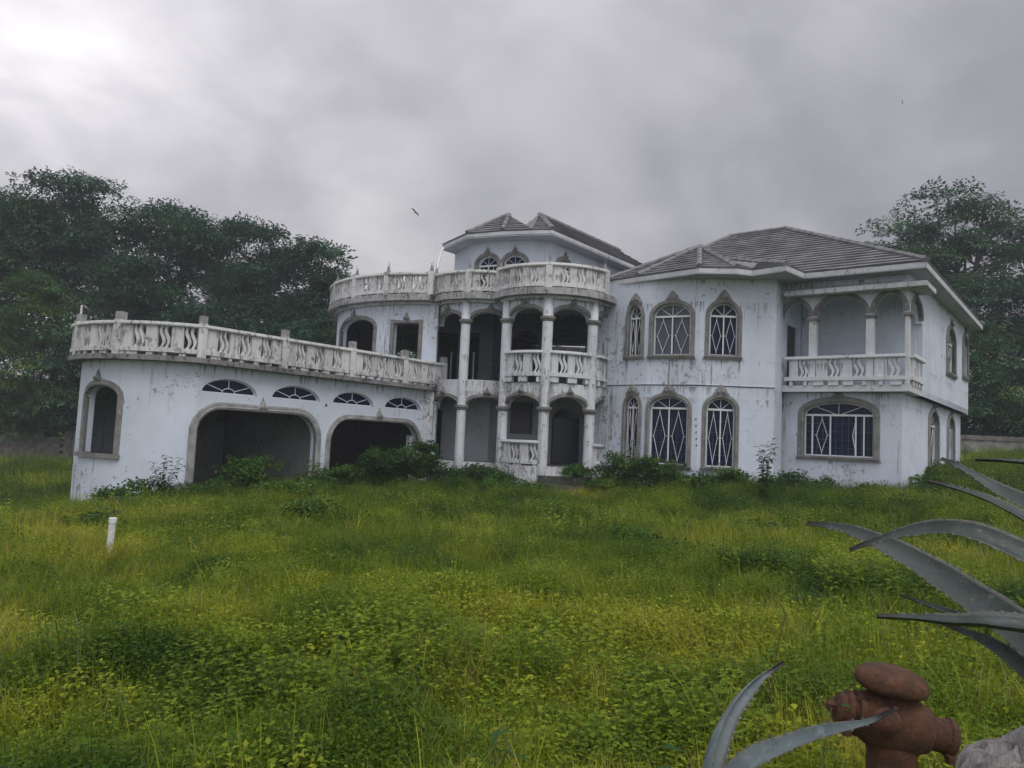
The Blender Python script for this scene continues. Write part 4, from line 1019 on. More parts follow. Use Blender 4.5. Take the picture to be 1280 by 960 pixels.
tag(scatter('low_weeds', Pw, Rw, Sw, Iw, Tw, W_src), kind='stuff')

# ---- leaf sprays, baked into one real mesh per crown
class Spray: pass
def bake(name, pts, rot, scl, idx, tint, sources, parent):
    pts = np.asarray(pts, float); rot = np.asarray(rot, float); scl = np.asarray(scl, float); idx = np.asarray(idx); tint = np.asarray(tint, float)
    VV, TT = [], []
    ca, sa = np.cos(rot), np.sin(rot)
    Rm = np.empty((len(pts), 3, 3))                     # XYZ euler
    cx_, cy_, cz_ = ca.T; sx_, sy_, sz_ = sa.T
    Rm[:, 0] = np.stack([cy_ * cz_, sx_ * sy_ * cz_ - cx_ * sz_, cx_ * sy_ * cz_ + sx_ * sz_], 1)
    Rm[:, 1] = np.stack([cy_ * sz_, sx_ * sy_ * sz_ + cx_ * cz_, cx_ * sy_ * sz_ - sx_ * cz_], 1)
    Rm[:, 2] = np.stack([-sy_, sx_ * cy_, cx_ * cy_], 1)
    for k, s_ in enumerate(sources):
        m_ = idx == k
        if not m_.any(): continue
        v = np.einsum('nij,lj->nli', Rm[m_], s_.v) * scl[m_][:, None, None] + pts[m_][:, None, :]
        VV.append(v.reshape(-1, 3)); TT.append(np.repeat(np.clip(tint[m_][:, None] + s_.t[None, :], 0, 1), 4, axis=1).ravel() if False else (np.clip(tint[m_][:, None] + np.repeat(s_.t, 4)[None, :], 0, 1)).ravel())
    v = np.vstack(VV).astype(np.float32); t_ = np.hstack(TT).astype(np.float32); nl = len(v) // 4
    b_ = np.arange(nl)[:, None] * 4; tri = np.hstack([b_, b_ + 2, b_ + 1, b_, b_ + 3, b_ + 2]).reshape(-1).astype(np.int32)
    me = bpy.data.meshes.new(name); me.vertices.add(len(v)); me.vertices.foreach_set('co', v.ravel())
    me.loops.add(len(tri)); me.loops.foreach_set('vertex_index', tri); me.polygons.add(len(tri) // 3)
    me.polygons.foreach_set('loop_start', np.arange(0, len(tri), 3, dtype=np.int32)); me.polygons.foreach_set('loop_total', np.full(len(tri) // 3, 3, np.int32))
    me.materials.append(M[sources[0].mat]); me.update(calc_edges=True)
    a = me.attributes.new('tint', 'FLOAT', 'POINT'); a.data.foreach_set('value', t_)
    global LEAF_TRIS; LEAF_TRIS += len(tri) // 3
    o = bpy.data.objects.new(name, me); C.objects.link(o); return adopt(o, parent)
LEAF_TRIS = 0
def spray_src(name, n, size, ln, w_, mat, flat=.35, seed=1):
    q = random.Random(seed); o = Spray(); V_ = []
    for i in range(n):
        a = q.uniform(0, 6.283); r = size * math.sqrt(q.random()); z = q.uniform(-1, 1) * size * flat * (1 - .5 * r / size)
        p = Vector((r * math.cos(a), r * math.sin(a), z)); d = Vector((math.cos(a) + q.uniform(-.7, .7), math.sin(a) + q.uniform(-.7, .7), q.uniform(-.4, .6))).normalized()
        sd = d.cross(Vector((0, 0, 1))); sd.normalize(); up = sd.cross(d); L = ln * q.uniform(.7, 1.3); w2 = w_ * q.uniform(.8, 1.2); dr = q.uniform(0, .5) * L
        V_ += [p, p + d * L * .5 + sd * w2 + up * w2 * .25, p + d * L - Vector((0, 0, dr)), p + d * L * .5 - sd * w2 + up * w2 * .25]
    o.v = np.array([tuple(v) for v in V_]); o.t = np.random.default_rng(seed).uniform(-.12, .12, n); o.mat = mat; return o
TS = [spray_src('leaf_spray', 46, .62, .21, .052, 'treeleaf', .4, 5), spray_src('leaf_spray', 42, .68, .23, .055, 'treeleaf', .3, 6)]
TS2 = [spray_src('leaf_spray', 46, .58, .21, .052, 'treeleaf2', .45, 7), spray_src('leaf_spray', 42, .54, .23, .055, 'treeleaf2', .35, 8)]
SS = [spray_src('leaf_spray', 22, .13, .065, .022, 'shrubleaf', .5, 9), spray_src('leaf_spray', 20, .14, .078, .027, 'shrubleaf', .5, 10)]
def crown_points(blobs, seed, dens):
    g = np.random.default_rng(seed); pts = []; rots = []; tn = []
    for (cx, cy, cz, rx, ry, rz, tb) in blobs:
        n = max(6, int(dens * (rx * ry + rx * rz + ry * rz) / 3))
        v = g.normal(size=(n, 3)); v /= np.linalg.norm(v, axis=1)[:, None]; r = g.uniform(.55, 1.05, n) ** .6
        v[:, 2] = np.where(v[:, 2] < -.35, -v[:, 2] * .5, v[:, 2])
        p = np.c_[cx + v[:, 0] * rx * r, cy + v[:, 1] * ry * r, cz + v[:, 2] * rz * r]
        pts.append(p); rots.append(np.c_[-v[:, 1] * .5 + g.uniform(-.35, .35, n), v[:, 0] * .5 + g.uniform(-.35, .35, n), g.uniform(0, 6.283, n)])
        tn.append(np.clip(tb + g.uniform(-.18, .18, n), 0, 1))
    return np.vstack(pts), np.vstack(rots), np.hstack(tn)
def tree(label, x, y, zb, crown, src, seed, dens=11, group=None, limbs=6, r0=.28, scale=1.0, name='tree', cat='tree', full=1.0, big_=1.0):
    """crown: list of big lobes (x, y, z, rx, ry, rz, tint); each is filled with smaller pads"""
    q = random.Random(seed); root = thing(name, label, cat, (x, y, zb), group); blobs = []
    for (cx, cy, cz, rx, ry, rz, tb) in crown:
        n = max(5, int((rx * rz * 1.5 + 5) * full))
        for i in range(n):
            a = q.uniform(0, 6.283); u_ = q.uniform(-.55, 1); rr = math.sqrt(max(0, 1 - u_ * u_)) * q.uniform(.55, 1.0); s_ = q.uniform(.26, .46) * big_
            blobs.append((cx + rx * rr * math.cos(a), cy + ry * rr * math.sin(a), cz + rz * u_ * q.uniform(.75, 1), rx * s_ + .25, ry * s_ + .25, rz * s_ * .55 + .18, tb + q.uniform(-.25, .38)))
    P0, R0_, T0_ = crown_points(blobs, seed, dens)
    g = np.random.default_rng(seed + 1); n = len(P0)
    bake('crown', P0, R0_, g.uniform(.75, 1.25, n) * scale, g.integers(0, len(src), n), T0_, src, root)
    tb_ = MB(); top = min(c[2] for c in crown); mx = sum(c[0] for c in crown) / len(crown); my = sum(c[1] for c in crown) / len(crown)
    fork = Vector((x + (mx - x) * .4, y + (my - y) * .4, zb + (top - zb) * .75))
    tb_.tube([Vector((x, y, zb - .3)), Vector((x + .1, y, zb + (fork.z - zb) * .5)), fork], r0, 8, True, r0 * .7)
    tk = tb_.obj('trunk', M['bark'], root, True)
    for i in range(limbs):
        b_ = blobs[int(i * len(blobs) / limbs)]; e = Vector(b_[:3]); m_ = fork.lerp(e, .5) + Vector((q.uniform(-.4, .4), q.uniform(-.3, .3), .3))
        lb = MB(); lb.tube([fork, m_, e], r0 * .5, 6, True, r0 * .12); lb.obj('limb', M['bark'], tk, True)
        for k in range(2):
            b2 = blobs[q.randrange(len(blobs))]; e2 = Vector(b2[:3])
            if (e2 - m_).length < 6: lb = MB(); lb.tube([m_, m_.lerp(e2, .5) + Vector((0, 0, .2)), e2], r0 * .25, 5, True, r0 * .08); lb.obj('branch', M['bark'], tk, True)
    return root
GL = 'trees behind the boundary wall on the left'; GRt = 'trees on the slope behind the villa on the right'
tree('tallest dark green tree on the far left with a rounded top', -30.5, 51, -2.4, [(-30.6, 51, 13.2, 3.1, 3, 3.6, .22), (-31.4, 50.5, 9.5, 3.8, 3, 3, .25), (-28.3, 50.5, 11, 2.0, 2.4, 2.2, .25)], TS, 101, 10, GL, full=1.35, big_=1.1)
tree('dark tree cut off by the left edge of the photo, lower than its neighbour', -36.5, 51, -2.4, [(-36.2, 51, 11.8, 2.7, 3, 3.4, .2), (-36.6, 50, 7, 3.6, 3, 4, .25)], TS, 102, 10, GL, full=1.35, big_=1.1)
tree('broad flat-topped tree, second of the row right of the tallest one', -24, 52, -2.4, [(-24.2, 52, 11.9, 2.9, 3, 2.9, .22), (-25.5, 51, 8.4, 3.3, 3, 3, .25), (-22, 51, 12.6, 1.8, 2, 1.5, .25)], TS, 103, 10, GL, full=1.35, big_=1.1)
tree('domed dark tree, third of the row, behind the rebar rod on the terrace', -19, 52, -2.4, [(-19, 52, 11.2, 3.1, 3, 3.1, .22), (-19.5, 51, 7.5, 3.6, 3, 3, .26)], TS, 104, 10, GL, full=1.35, big_=1.1)
tree('dark spreading tree closest to the bowed roof terrace, its edge against the sky', -13.8, 52, -2.4, [(-14.0, 52, 9.8, 2.9, 3, 3.0, .2), (-12.6, 51.5, 7.6, 1.8, 2.6, 2.6, .22), (-14.2, 50.5, 5.4, 3.6, 3, 3, .25)], TS, 105, 10, GL, full=1.35, big_=1.1)
for i, (x, y, z, rx, rz, tb, lb) in enumerate(((-35.5, 47.5, 4.2, 3.6, 3.4, .42, 'lighter green bushy tree at the left photo edge above the block wall'),
    (-30, 47.8, 5.4, 3.2, 3.4, .48, 'mid green feathery tree in front of the tallest tree'), (-26.5, 47.3, 3.4, 2.9, 2.6, .36, 'low tree with pale spreading boughs over the boundary wall'),
    (-23.5, 48, 5.6, 3.2, 3.0, .30, 'dark tree behind the left end of the garage terrace'), (-18.8, 48, 4.6, 3.4, 3.0, .28, 'dark tree behind the middle of the garage terrace'),
    (-13.5, 48, 3.6, 3.2, 3.2, .24, 'dark low tree between garage terrace and bowed wall'), (-8.0, 50, 3.0, 3.6, 3.4, .22, 'dark tree seen only through the open arches of the villa'), (-39.5, 48, 7, 3, 5, .3, 'tall dark tree just at the left border'))):
    tree(lb, x, y, -2.3, [(x, y, z, rx, 2.4, rz, tb), (x + 1.2, y - .6, z - rz * .75, rx * .8, 2, rz * .7, tb + .08), (x - 1.0, y - .4, max(z - rz * 1.35, -.6), rx * .95, 1.8, rz * .6, tb)], TS if tb < .4 else TS2, 120 + i, 10, GL, 4, .18, full=1.3, big_=1.15)
for i, (x, z, lb) in enumerate(((-36, .3, 'dark undergrowth bush behind the block wall at the photo edge'), (-32.5, .1, 'dark undergrowth bush behind the middle of the block wall'), (-29, .3, 'dark undergrowth bush behind the pillar of the block wall'), (-25.5, .4, 'dark bush behind the plastered wall beside the garage tower'))):
    tree(lb, x, 49.3, -2.3, [(x, 49.3, z, 2.3, 1.6, 2.2, .16)], TS, 150 + i, 12, GL, 3, .1, full=1.5, big_=1.2, name='bush', cat='bush')
for i, x in enumerate((-3, 2.5, 8.5, 15)): tree(('dark tree hidden behind the villa, seen through its openings', 'second dark tree hidden behind the villa', 'dark tree behind the villa roof', 'dark tree behind the right block')[i], x, 50, -1.5, [(x, 50, 3.0, 3.6, 2.5, 3.4, .2)], TS, 140 + i, 8, None, 3, .18)
tree('large umbrella-shaped tree rising behind the right end of the villa roof', 29, 50, 1.0,
     [(28.4, 50, 16.9, 2.6, 2.6, 1.1, .30), (25.6, 50, 15.1, 2.2, 2.4, .8, .30), (24.4, 50, 13.6, 1.5, 2, .5, .28), (31.2, 50, 15.6, 1.9, 2.2, .9, .28), (28.2, 50, 14.7, 2.0, 2.0, .6, .3), (26.4, 49.5, 12.6, 1.9, 2, .7, .26), (30.2, 49.5, 12.0, 2.2, 2, .9, .25), (32.8, 50, 13.4, 1.5, 2, .8, .25), (27.2, 50, 13.6, 2.6, 2.2, .8, .28), (30.8, 49.5, 14.2, 2.2, 2, .8, .28), (29.5, 49, 10.8, 3.6, 2.2, 1.4, .24)], TS, 160, 11, GRt, 12, .36)
tree('dark tree cut off by the right photo edge beside the umbrella-shaped one', 35.5, 50, 1.0, [(34.8, 50, 14.6, 2.0, 2.4, 2.2, .25), (35.5, 49.5, 11, 2.6, 2.4, 2.6, .22)], TS, 161, 12, GRt)
for i, (x, y, z, rx, rz, tb, lb) in enumerate(((27.5, 48, 9.2, 3.2, 2.2, .22, 'dark tree under the umbrella-shaped crown'), (32.5, 47.5, 8.6, 3.2, 3.0, .20, 'dark tree at the right photo edge, mid height'), (24.3, 48, 7.8, 2.4, 3.4, .20, 'dark tree right behind the far corner of the right block'),
    (27.0, 45.5, 5.3, 2.7, 2.4, .34, 'bushy mid green tree beside the far corner of the right block'), (31.2, 45, 4.6, 2.6, 2.6, .42, 'paler bushy tree behind the agave leaves, above the boundary wall'), (24.6, 44.5, 3.2, 1.8, 1.7, .50, 'small light green tree just right of the far wall corner'), (28.6, 43.5, 3.3, 2.0, 1.6, .62, 'small yellow green tree leaning over the right boundary wall'),
    (35, 44, 6.0, 3, 4.4, .3, 'dark tree beyond the right photo edge'), (20.5, 50, 8, 3, 4, .2, 'dark tree behind the right block roof'))):
    tree(lb, x, y, .3, [(x, y, z, rx, 2.3, rz, tb), (x - .6, y - .5, z - rz * .8, rx * .85, 2, rz * .65, tb + .05)], TS if tb < .4 else TS2, 170 + i, 10, GRt, 4, .17, full=1.3, big_=1.1)

for i, x in enumerate((22.0, 25.3, 28.6, 32.0)):
    tree(('dark undergrowth bush behind the right boundary wall, nearest the villa', 'dark undergrowth bush behind the right boundary wall, second from the villa', 'dark undergrowth bush behind the boundary wall above the agave tips', 'dark undergrowth bush behind the boundary wall at the right photo edge')[i], x, 44.2 - (x - 22) * .15, .3, [(x, 44.2 - (x - 22) * .15, 1.9, 2.3, 1.2, 1.9, .25)], TS, 190 + i, 12, GRt, 3, .1, full=1.4, big_=1.2, name='bush', cat='bush')
# ---- boundary walls
bwl = thing('boundary_wall', 'low concrete block wall below the trees at the far left', 'wall', (-30, 47, -2.4))
mb = MB(); mb.box((-60, 47.10, -2.6), (-27.05, 47.22, -1.02)); mb.obj('wall_core', M['cement_dark'], bwl)
mb = MB(); mb.box((-.195, -.07, -.095), (.195, .07, .095)); blk = mb.mesh('block', M['block'])
for r_i in range(8):
    for c_i in range(24):
        x = -27.3 - c_i * .40 - (.2 if r_i % 2 else 0)
        place('block', blk, Matrix.Translation((x, 47.05 + R.uniform(-.012, .012), -2.45 + r_i * .2)) @ Matrix.Rotation(R.uniform(-.02, .02), 4, 'Z'), bwl)
mb = MB(); mb.box((-27.05, 46.9, -2.6), (-26.6, 47.3, -.25)); mb.obj('pillar', M['block'], bwl)
bw2 = thing('boundary_wall', 'taller plastered boundary wall between the block wall and the garage tower', 'wall', (-22, 47, -2.4))
mb = MB(); mb.box((-26.6, 47.0, -2.6), (-12, 47.2, -.15)); mb.obj('wall_face', M['wallplaster'], bw2)
bw3 = thing('boundary_wall', 'stained plastered boundary wall behind the right end of the villa', 'wall', (27, 40, .4))
rw = Path([(19, 41.5), (24, 40.4), (45, 37)]); mb = MB(); sbox(mb, rw, 0, rw.len, -.6, 1.32, -.1, .1); mb.obj('wall_face', M['wallplaster'], bw3)
mb = MB(); sbox(mb, rw, 0, rw.len, 1.32, 1.55, -.16, .16); mb.obj('coping', M['block'], bw3)
mb = MB(); sbox(mb, rw, 0, rw.len, -.6, .62, .1, .22); mb.obj('footing', M['block'], bw3)

# ---- shrubs and saplings along the villa
def shrub(label, x, y, w_, h, tb, seed, dens=150, group=None, name='shrub', src=None, depth=None, zoff=0.0):
    q = random.Random(seed); z0 = g1(x, y) + zoff; root = thing(name, label, 'shrub', (x, y, z0), group); blobs = []
    d = depth or w_ * .8
    for i in range(max(5, int(w_ * h * 7) + 4)):
        a = q.uniform(0, 6.283); rr = math.sqrt(q.random()) * .8; hh = h * q.uniform(.25, .88) * (1 - .45 * rr * rr)
        blobs.append((x + w_ / 2 * rr * math.cos(a), y + d / 2 * rr * math.sin(a), z0 + hh, .16 + w_ * .10, .16 + w_ * .09, .12 + h * .10, tb + q.uniform(-.25, .25)))
    P0, R0_, T0_ = crown_points(blobs, seed, dens); n = len(P0); g = np.random.default_rng(seed + 1); ss_ = src or SS
    bake('foliage', P0, R0_, g.uniform(.8, 1.3, n), g.integers(0, len(ss_), n), T0_, ss_, root)
    for i in range(5):
        b_ = blobs[i]; mb = MB(); mb.tube([Vector((x + q.uniform(-.1, .1), y, z0 - .1)), Vector((b_[0] * .5 + x * .5, b_[1] * .5 + y * .5, z0 + h * .35)), Vector(b_[:3])], .014, 5, True, .005); mb.obj('stem', M['twig'], root)
    return root
GSH = 'wild shrubs growing along the front of the villa'
shrub('loose light green shrub in the left garage opening', -6.55, 19.9, 1.5, 1.15, .62, 201, 120, GSH)
shrub('small shrub in the middle of the left garage opening', -5.2, 21.2, .8, .9, .6, 202, 120, GSH)
shrub('shrub at the foot of the pier between the two garage openings', -4.55, 21.4, 1.3, .95, .45, 203, 150, GSH)
shrub('large dark shrub in the right garage opening', -3.5, 22.6, 1.9, 1.5, .32, 204, 150, GSH)
shrub('second dark shrub in the right garage opening, nearer the porch', -2.6, 23.7, 1.6, 1.55, .38, 205, 150, GSH)
shrub('low dark creeper mound under the middle porch', -1.75, 24.4, 1.3, .75, .15, 206, 170, GSH)
shrub('small dark shrub at the foot of the left rotunda column', -.75, 24.0, 1.1, .9, .30, 207, 150, GSH)
shrub('low green growth creeping over the right half of the front steps', 2.15, 23.7, 1.5, .42, .35, 208, 170, GSH, zoff=.45)
shrub('low shrub beside the left end of the front steps', .2, 23.2, .8, .30, .5, 211, 170, GSH)
shrub('tall weedy shrub below the narrow bay window', 3.3, 23.5, 1.5, 1.15, .52, 209, 140, GSH)
shrub('spreading shrub left of the widest ground floor bay window', 4.35, 22.9, 1.7, 1.25, .50, 210, 150, GSH)
shrub('low shrub under the middle ground floor bay window', 5.3, 22.9, 1.2, .55, .40, 212, 150, GSH)
shrub('grassy shrub under the right ground floor bay window', 6.6, 22.8, 1.1, .6, .45, 213, 150, GSH)
shrub('small shrub left of the lower front corner window', 8.3, 22.4, .7, .75, .5, 214, 130, GSH)
shrub('low weedy shrub at the near corner of the right block', 12.4, 22.7, 1.4, .5, .6, 215, 130, GSH)
shrub('leafy shrub along the right side wall', 14.2, 25.2, 1.8, .7, .62, 216, 120, GSH)
shrub('low leafy shrub further back along the right side wall', 16.2, 28.2, 1.8, .6, .62, 217, 120, GSH)
shrub('dark weed mound in front of the curved garage wall', -8.5, 18.4, 2.6, .62, .42, 218, 120, GSH)
shrub('second weed mound left of the garage corner', -9.9, 18.5, 1.6, .38, .5, 219, 120, GSH)
shrub('bright green weed patch below the middle porch', .0, 22.2, 2.2, .5, .7, 220, 110, GSH)
shrub('dark weed bush in the middle of the meadow', 2.3, 12.3, 1.2, .36, .3, 222, 120)
shrub('bright green weed clump at mid left of the meadow', -3.6, 14.5, 1.1, .4, .75, 225, 120)
shrub('low bright weed clump in front of the garage', -5.2, 18.2, 1.6, .4, .7, 226, 120)
def WC(x, y):
    a = 'at the far left' if x / y < -.45 else 'left of centre' if x / y < -.12 else 'near the centre' if x / y < .15 else 'right of centre' if x / y < .42 else 'at the far right'
    b_ = 'in the near meadow' if y < 10.5 else 'in the middle of the meadow' if y < 15 else 'close in front of the villa'
    return a + ' ' + b_
for i, (x, y) in enumerate(((-7.2, 13.8), (-4.0, 12.6), (4.4, 13.6), (-8.3, 16.6), (-2.9, 18.3), (.8, 18.9), (5.6, 19.0), (9.4, 18.0))):
    shrub('low green weed clump ' + WC(x, y), x, y, R.uniform(.7, 1.3), R.uniform(.22, .34), R.uniform(.35, .8), 240 + i, 90, 'weed clumps in the meadow', name='weed_clump')

for i, (x, y) in enumerate(((-4.1, 22.0), (-1.4, 24.1), (-.2, 23.7), (-.3, 23.2), (3.0, 23.0), (2.9, 23.2), (3.7, 22.9), (6.0, 22.7), (7.3, 22.4), (9.1, 22.4), (10.2, 21.7), (-7.4, 18.9))):
    shrub(('rough growth ' + ('below the garage end', 'under the middle porch column', 'beside the left rotunda column', 'left of the front steps', 'right of the front steps', 'below the right rotunda column', 'below the narrow bay window', 'between the two wider bay windows', 'at the right edge of the bay', 'under the left side of the lower front corner window', 'under the right side of the lower front corner window', 'in front of the left garage opening')[i]), x, y, R.uniform(1.0, 1.5), R.uniform(.4, .75), R.uniform(.35, .7), 280 + i, 110, GSH)
def leafy_plant(name, label, cat, x, y, stems, h, ln, w_, nl, mat, seed, r=.010, spread=.35, group=None, smat='twig', zb=None):
    q = random.Random(seed); z0 = g1(x, y) if zb is None else zb; root = thing(name, label, cat, (x, y, z0), group)
    for s in range(stems):
        a = q.uniform(0, 6.283); sp = spread * q.uniform(.3, 1); hh = h * q.uniform(.7, 1); pts = [Vector((x + math.cos(a) * sp * f * f + .02 * math.sin(f * 7 + s), y + math.sin(a) * sp * f * f, z0 - .05 + hh * f)) for f in (0, .25, .5, .75, 1)]
        mb = MB(); mb.tube(pts, r, 5, True, r * .35); st = mb.obj('stem', M[smat], root, True)
        for j in range(nl):
            f = .2 + .8 * (j + 1) / nl; k = min(3, int(f * 4)); p = pts[k].lerp(pts[k + 1], f * 4 - k) if k < 4 and f < 1 else pts[-1]
            az = j * 2.4 + q.uniform(-.5, .5); V_, F_l = [], []; d = Vector((math.cos(az), math.sin(az), q.uniform(-.1, .6)))
            leaf(V_, F_l, p + d * .015, d, ln * q.uniform(.7, 1.15), w_ * q.uniform(.8, 1.1), q.uniform(.1, .6), .3)
            mesh_obj('leaf', V_, F_l, M[mat], st)
    return root
leafy_plant('sapling', 'thin dark-leaved sapling in front of the garage corner', 'sapling', -8.25, 18.5, 6, 1.35, .15, .050, 26, 'shrubleaf', 301, .011, .55)
leafy_plant('sapling', 'slender sapling standing before the corner between bay and right block', 'sapling', 6.5, 19.6, 5, 1.85, .17, .058, 32, 'youngleaf', 302, .013, .30)
leafy_plant('sapling', 'small sapling beside the slender one, close to the right block', 'sapling', 7.55, 21.2, 3, .95, .14, .045, 18, 'youngleaf', 303, .010, .22)
leafy_plant('sapling', 'wispy green sapling against the narrow bay window', 'sapling', 3.7, 23.9, 5, 1.6, .15, .050, 24, 'youngleaf', 304, .010, .4)
GY = 'young broad-leaved plants at the front edge of the meadow'
leafy_plant('young_plant', 'young plant with long pointed leaves at the bottom middle of the photo', 'plant', -.02, 3.25, 2, .50, .12, .018, 8, 'youngleaf', 305, .006, .12, GY)
leafy_plant('young_plant', 'young long-leaved plant between the two lower agave leaves', 'plant', .60, 2.15, 2, .95, .15, .026, 10, 'youngleaf', 306, .006, .12, GY)
leafy_plant('young_plant', 'young long-leaved plant left of the rusty hydrant', 'plant', 1.02, 2.45, 3, .72, .15, .024, 8, 'youngleaf', 307, .006, .14, GY)
leafy_plant('young_plant', 'tall spindly seedling just left of the hydrant outlet', 'plant', 1.30, 3.1, 1, .82, .10, .022, 6, 'youngleaf', 308, .005, .04, GY)
gsx = thing('grass_stalk', 'single tall thin grass stalk in front of the meadow right of centre', 'grass stalk', (1.45, 4.2, g1(1.45, 4.2)))
mb = MB(); mb.tube([(1.45, 4.2, -1.6), (1.46, 4.2, -1.2), (1.50, 4.2, -.95), (1.525, 4.2, -.85), (1.50, 4.2, -.80), (1.46, 4.2, -.815)], .0045, 4, True, .002); mb.obj('stalk', M['drygrass'], gsx)

# ---- white post
pz = g1(-5.21, 10.3); post = thing('marker_post', 'short white pipe post leaning slightly in the meadow at left', 'post', (-5.21, 10.3, pz))
mb = MB(); d_ = Vector((.03, 0, 1)).normalized(); mb.lathe([(.044, -.3), (.044, .50)], 14, (-5.21, 10.3, pz), d_); mb.obj('pipe', M['post'], post, False)
mb = MB(); mb.lathe([(.049, .44), (.051, .45), (.051, .505), (.047, .515), (.01, .518)], 14, (-5.21, 10.3, pz), d_); mb.obj('collar', M['post'], post)

# ---- rusty hydrant
hx, hy = 1.60, 3.2; hz = g1(hx, hy)
hyd = thing('fire_hydrant', 'rusty brown fire hydrant with mushroom bonnet in the right foreground', 'hydrant', (hx, hy, hz))
tilt = Vector((.10, 0, 1)).normalized(); ax = Vector((1, -.12, -.19)).normalized(); CZ = -1.052
mb = MB(); mb.lathe([(.125, hz - .1), (.125, hz + .03), (.098, hz + .05), (.094, CZ - .125), (.100, CZ - .075), (.085, CZ - .035)], 28, (hx, hy, 0)); mb.obj('standpipe', M['iron'], hyd, True)
mb = MB(); mb.lathe([(.06, -.15), (.088, -.14), (.092, -.12), (.108, -.09), (.122, -.04), (.126, .0), (.122, .04), (.108, .09), (.092, .12), (.088, .135), (.06, .145)], 32, (hx, hy, CZ), ax); body = mb.obj('barrel', M['iron'], hyd, True)
mb = MB(); mb.lathe([(.105, .05), (.098, .085), (.082, .10), (.078, .145)], 28, (hx - .005, hy, CZ), tilt); mb.obj('neck', M['iron'], hyd, True)
bt = Vector((.10, -.04, 1)).normalized(); prof = [(.001, -.040), (.07, -.040), (.115, -.035), (.136, -.020), (.139, -.004), (.136, .018), (.114, .040), (.078, .053), (.04, .060), (.001, .062)]
mb = MB(); mb.lathe(prof, 36, (hx - .002, hy, CZ + .158), bt); mb.obj('bonnet', M['iron'], hyd, True)
for k in range(8):
    a_ = k * .785 + .2; yv = ax.cross(Vector((0, 0, 1))).normalized(); zv = yv.cross(ax); c_ = Vector((hx, hy, CZ)) - ax * .150 + (yv * math.cos(a_) + zv * math.sin(a_)) * .074
    mb = MB(); mb.lathe([(.010, -.012), (.010, .010)], 6, c_, -ax); mb.obj('bolt', M['iron'], body)
for sgn, L0, nm in ((-1, .135, 'hose_nozzle'), (1, .13, 'hose_nozzle')):
    a_ = ax * sgn; c_ = Vector((hx, hy, CZ))
    mb = MB()
    if sgn < 0: mb.lathe([(.086, .128), (.090, .132), (.090, .150), (.070, .152), (.070, .158), (.072, .168), (.080, .172), (.080, .186), (.062, .192), (.062, .215), (.050, .222), (.001, .224)], 26, c_, a_)
    else: mb.lathe([(.072, .12), (.074, .15), (.066, .158), (.066, .205), (.074, .212), (.074, .232), (.060, .242), (.001, .244)], 26, c_, a_)
    nz_ = mb.obj(nm, M['iron'], hyd, True); md = nz_.modifiers.new('edge', 'EDGE_SPLIT')
    mb = MB(); mb.lathe([(.022, .22), (.022, .255), (.014, .26)], 5, c_, a_); mb.obj('cap_nut', M['iron'], nz_)
    mb = MB(); q_ = c_ + a_ * .20; mb.box((q_.x - .018, q_.y - .075, q_.z - .085), (q_.x + .012, q_.y - .045, q_.z - .055)); mb.obj('chain_lug', M['iron'], nz_)
mb = MB(); mb.lathe([(.001, 0), (.05, .0), (.056, .012), (.052, .03), (.036, .034), (.030, .046), (.001, .05)], 20, (hx - .075, hy - .105, CZ + .035), (-.25, -1, .1)); mb.obj('side_boss', M['iron'], hyd, True)

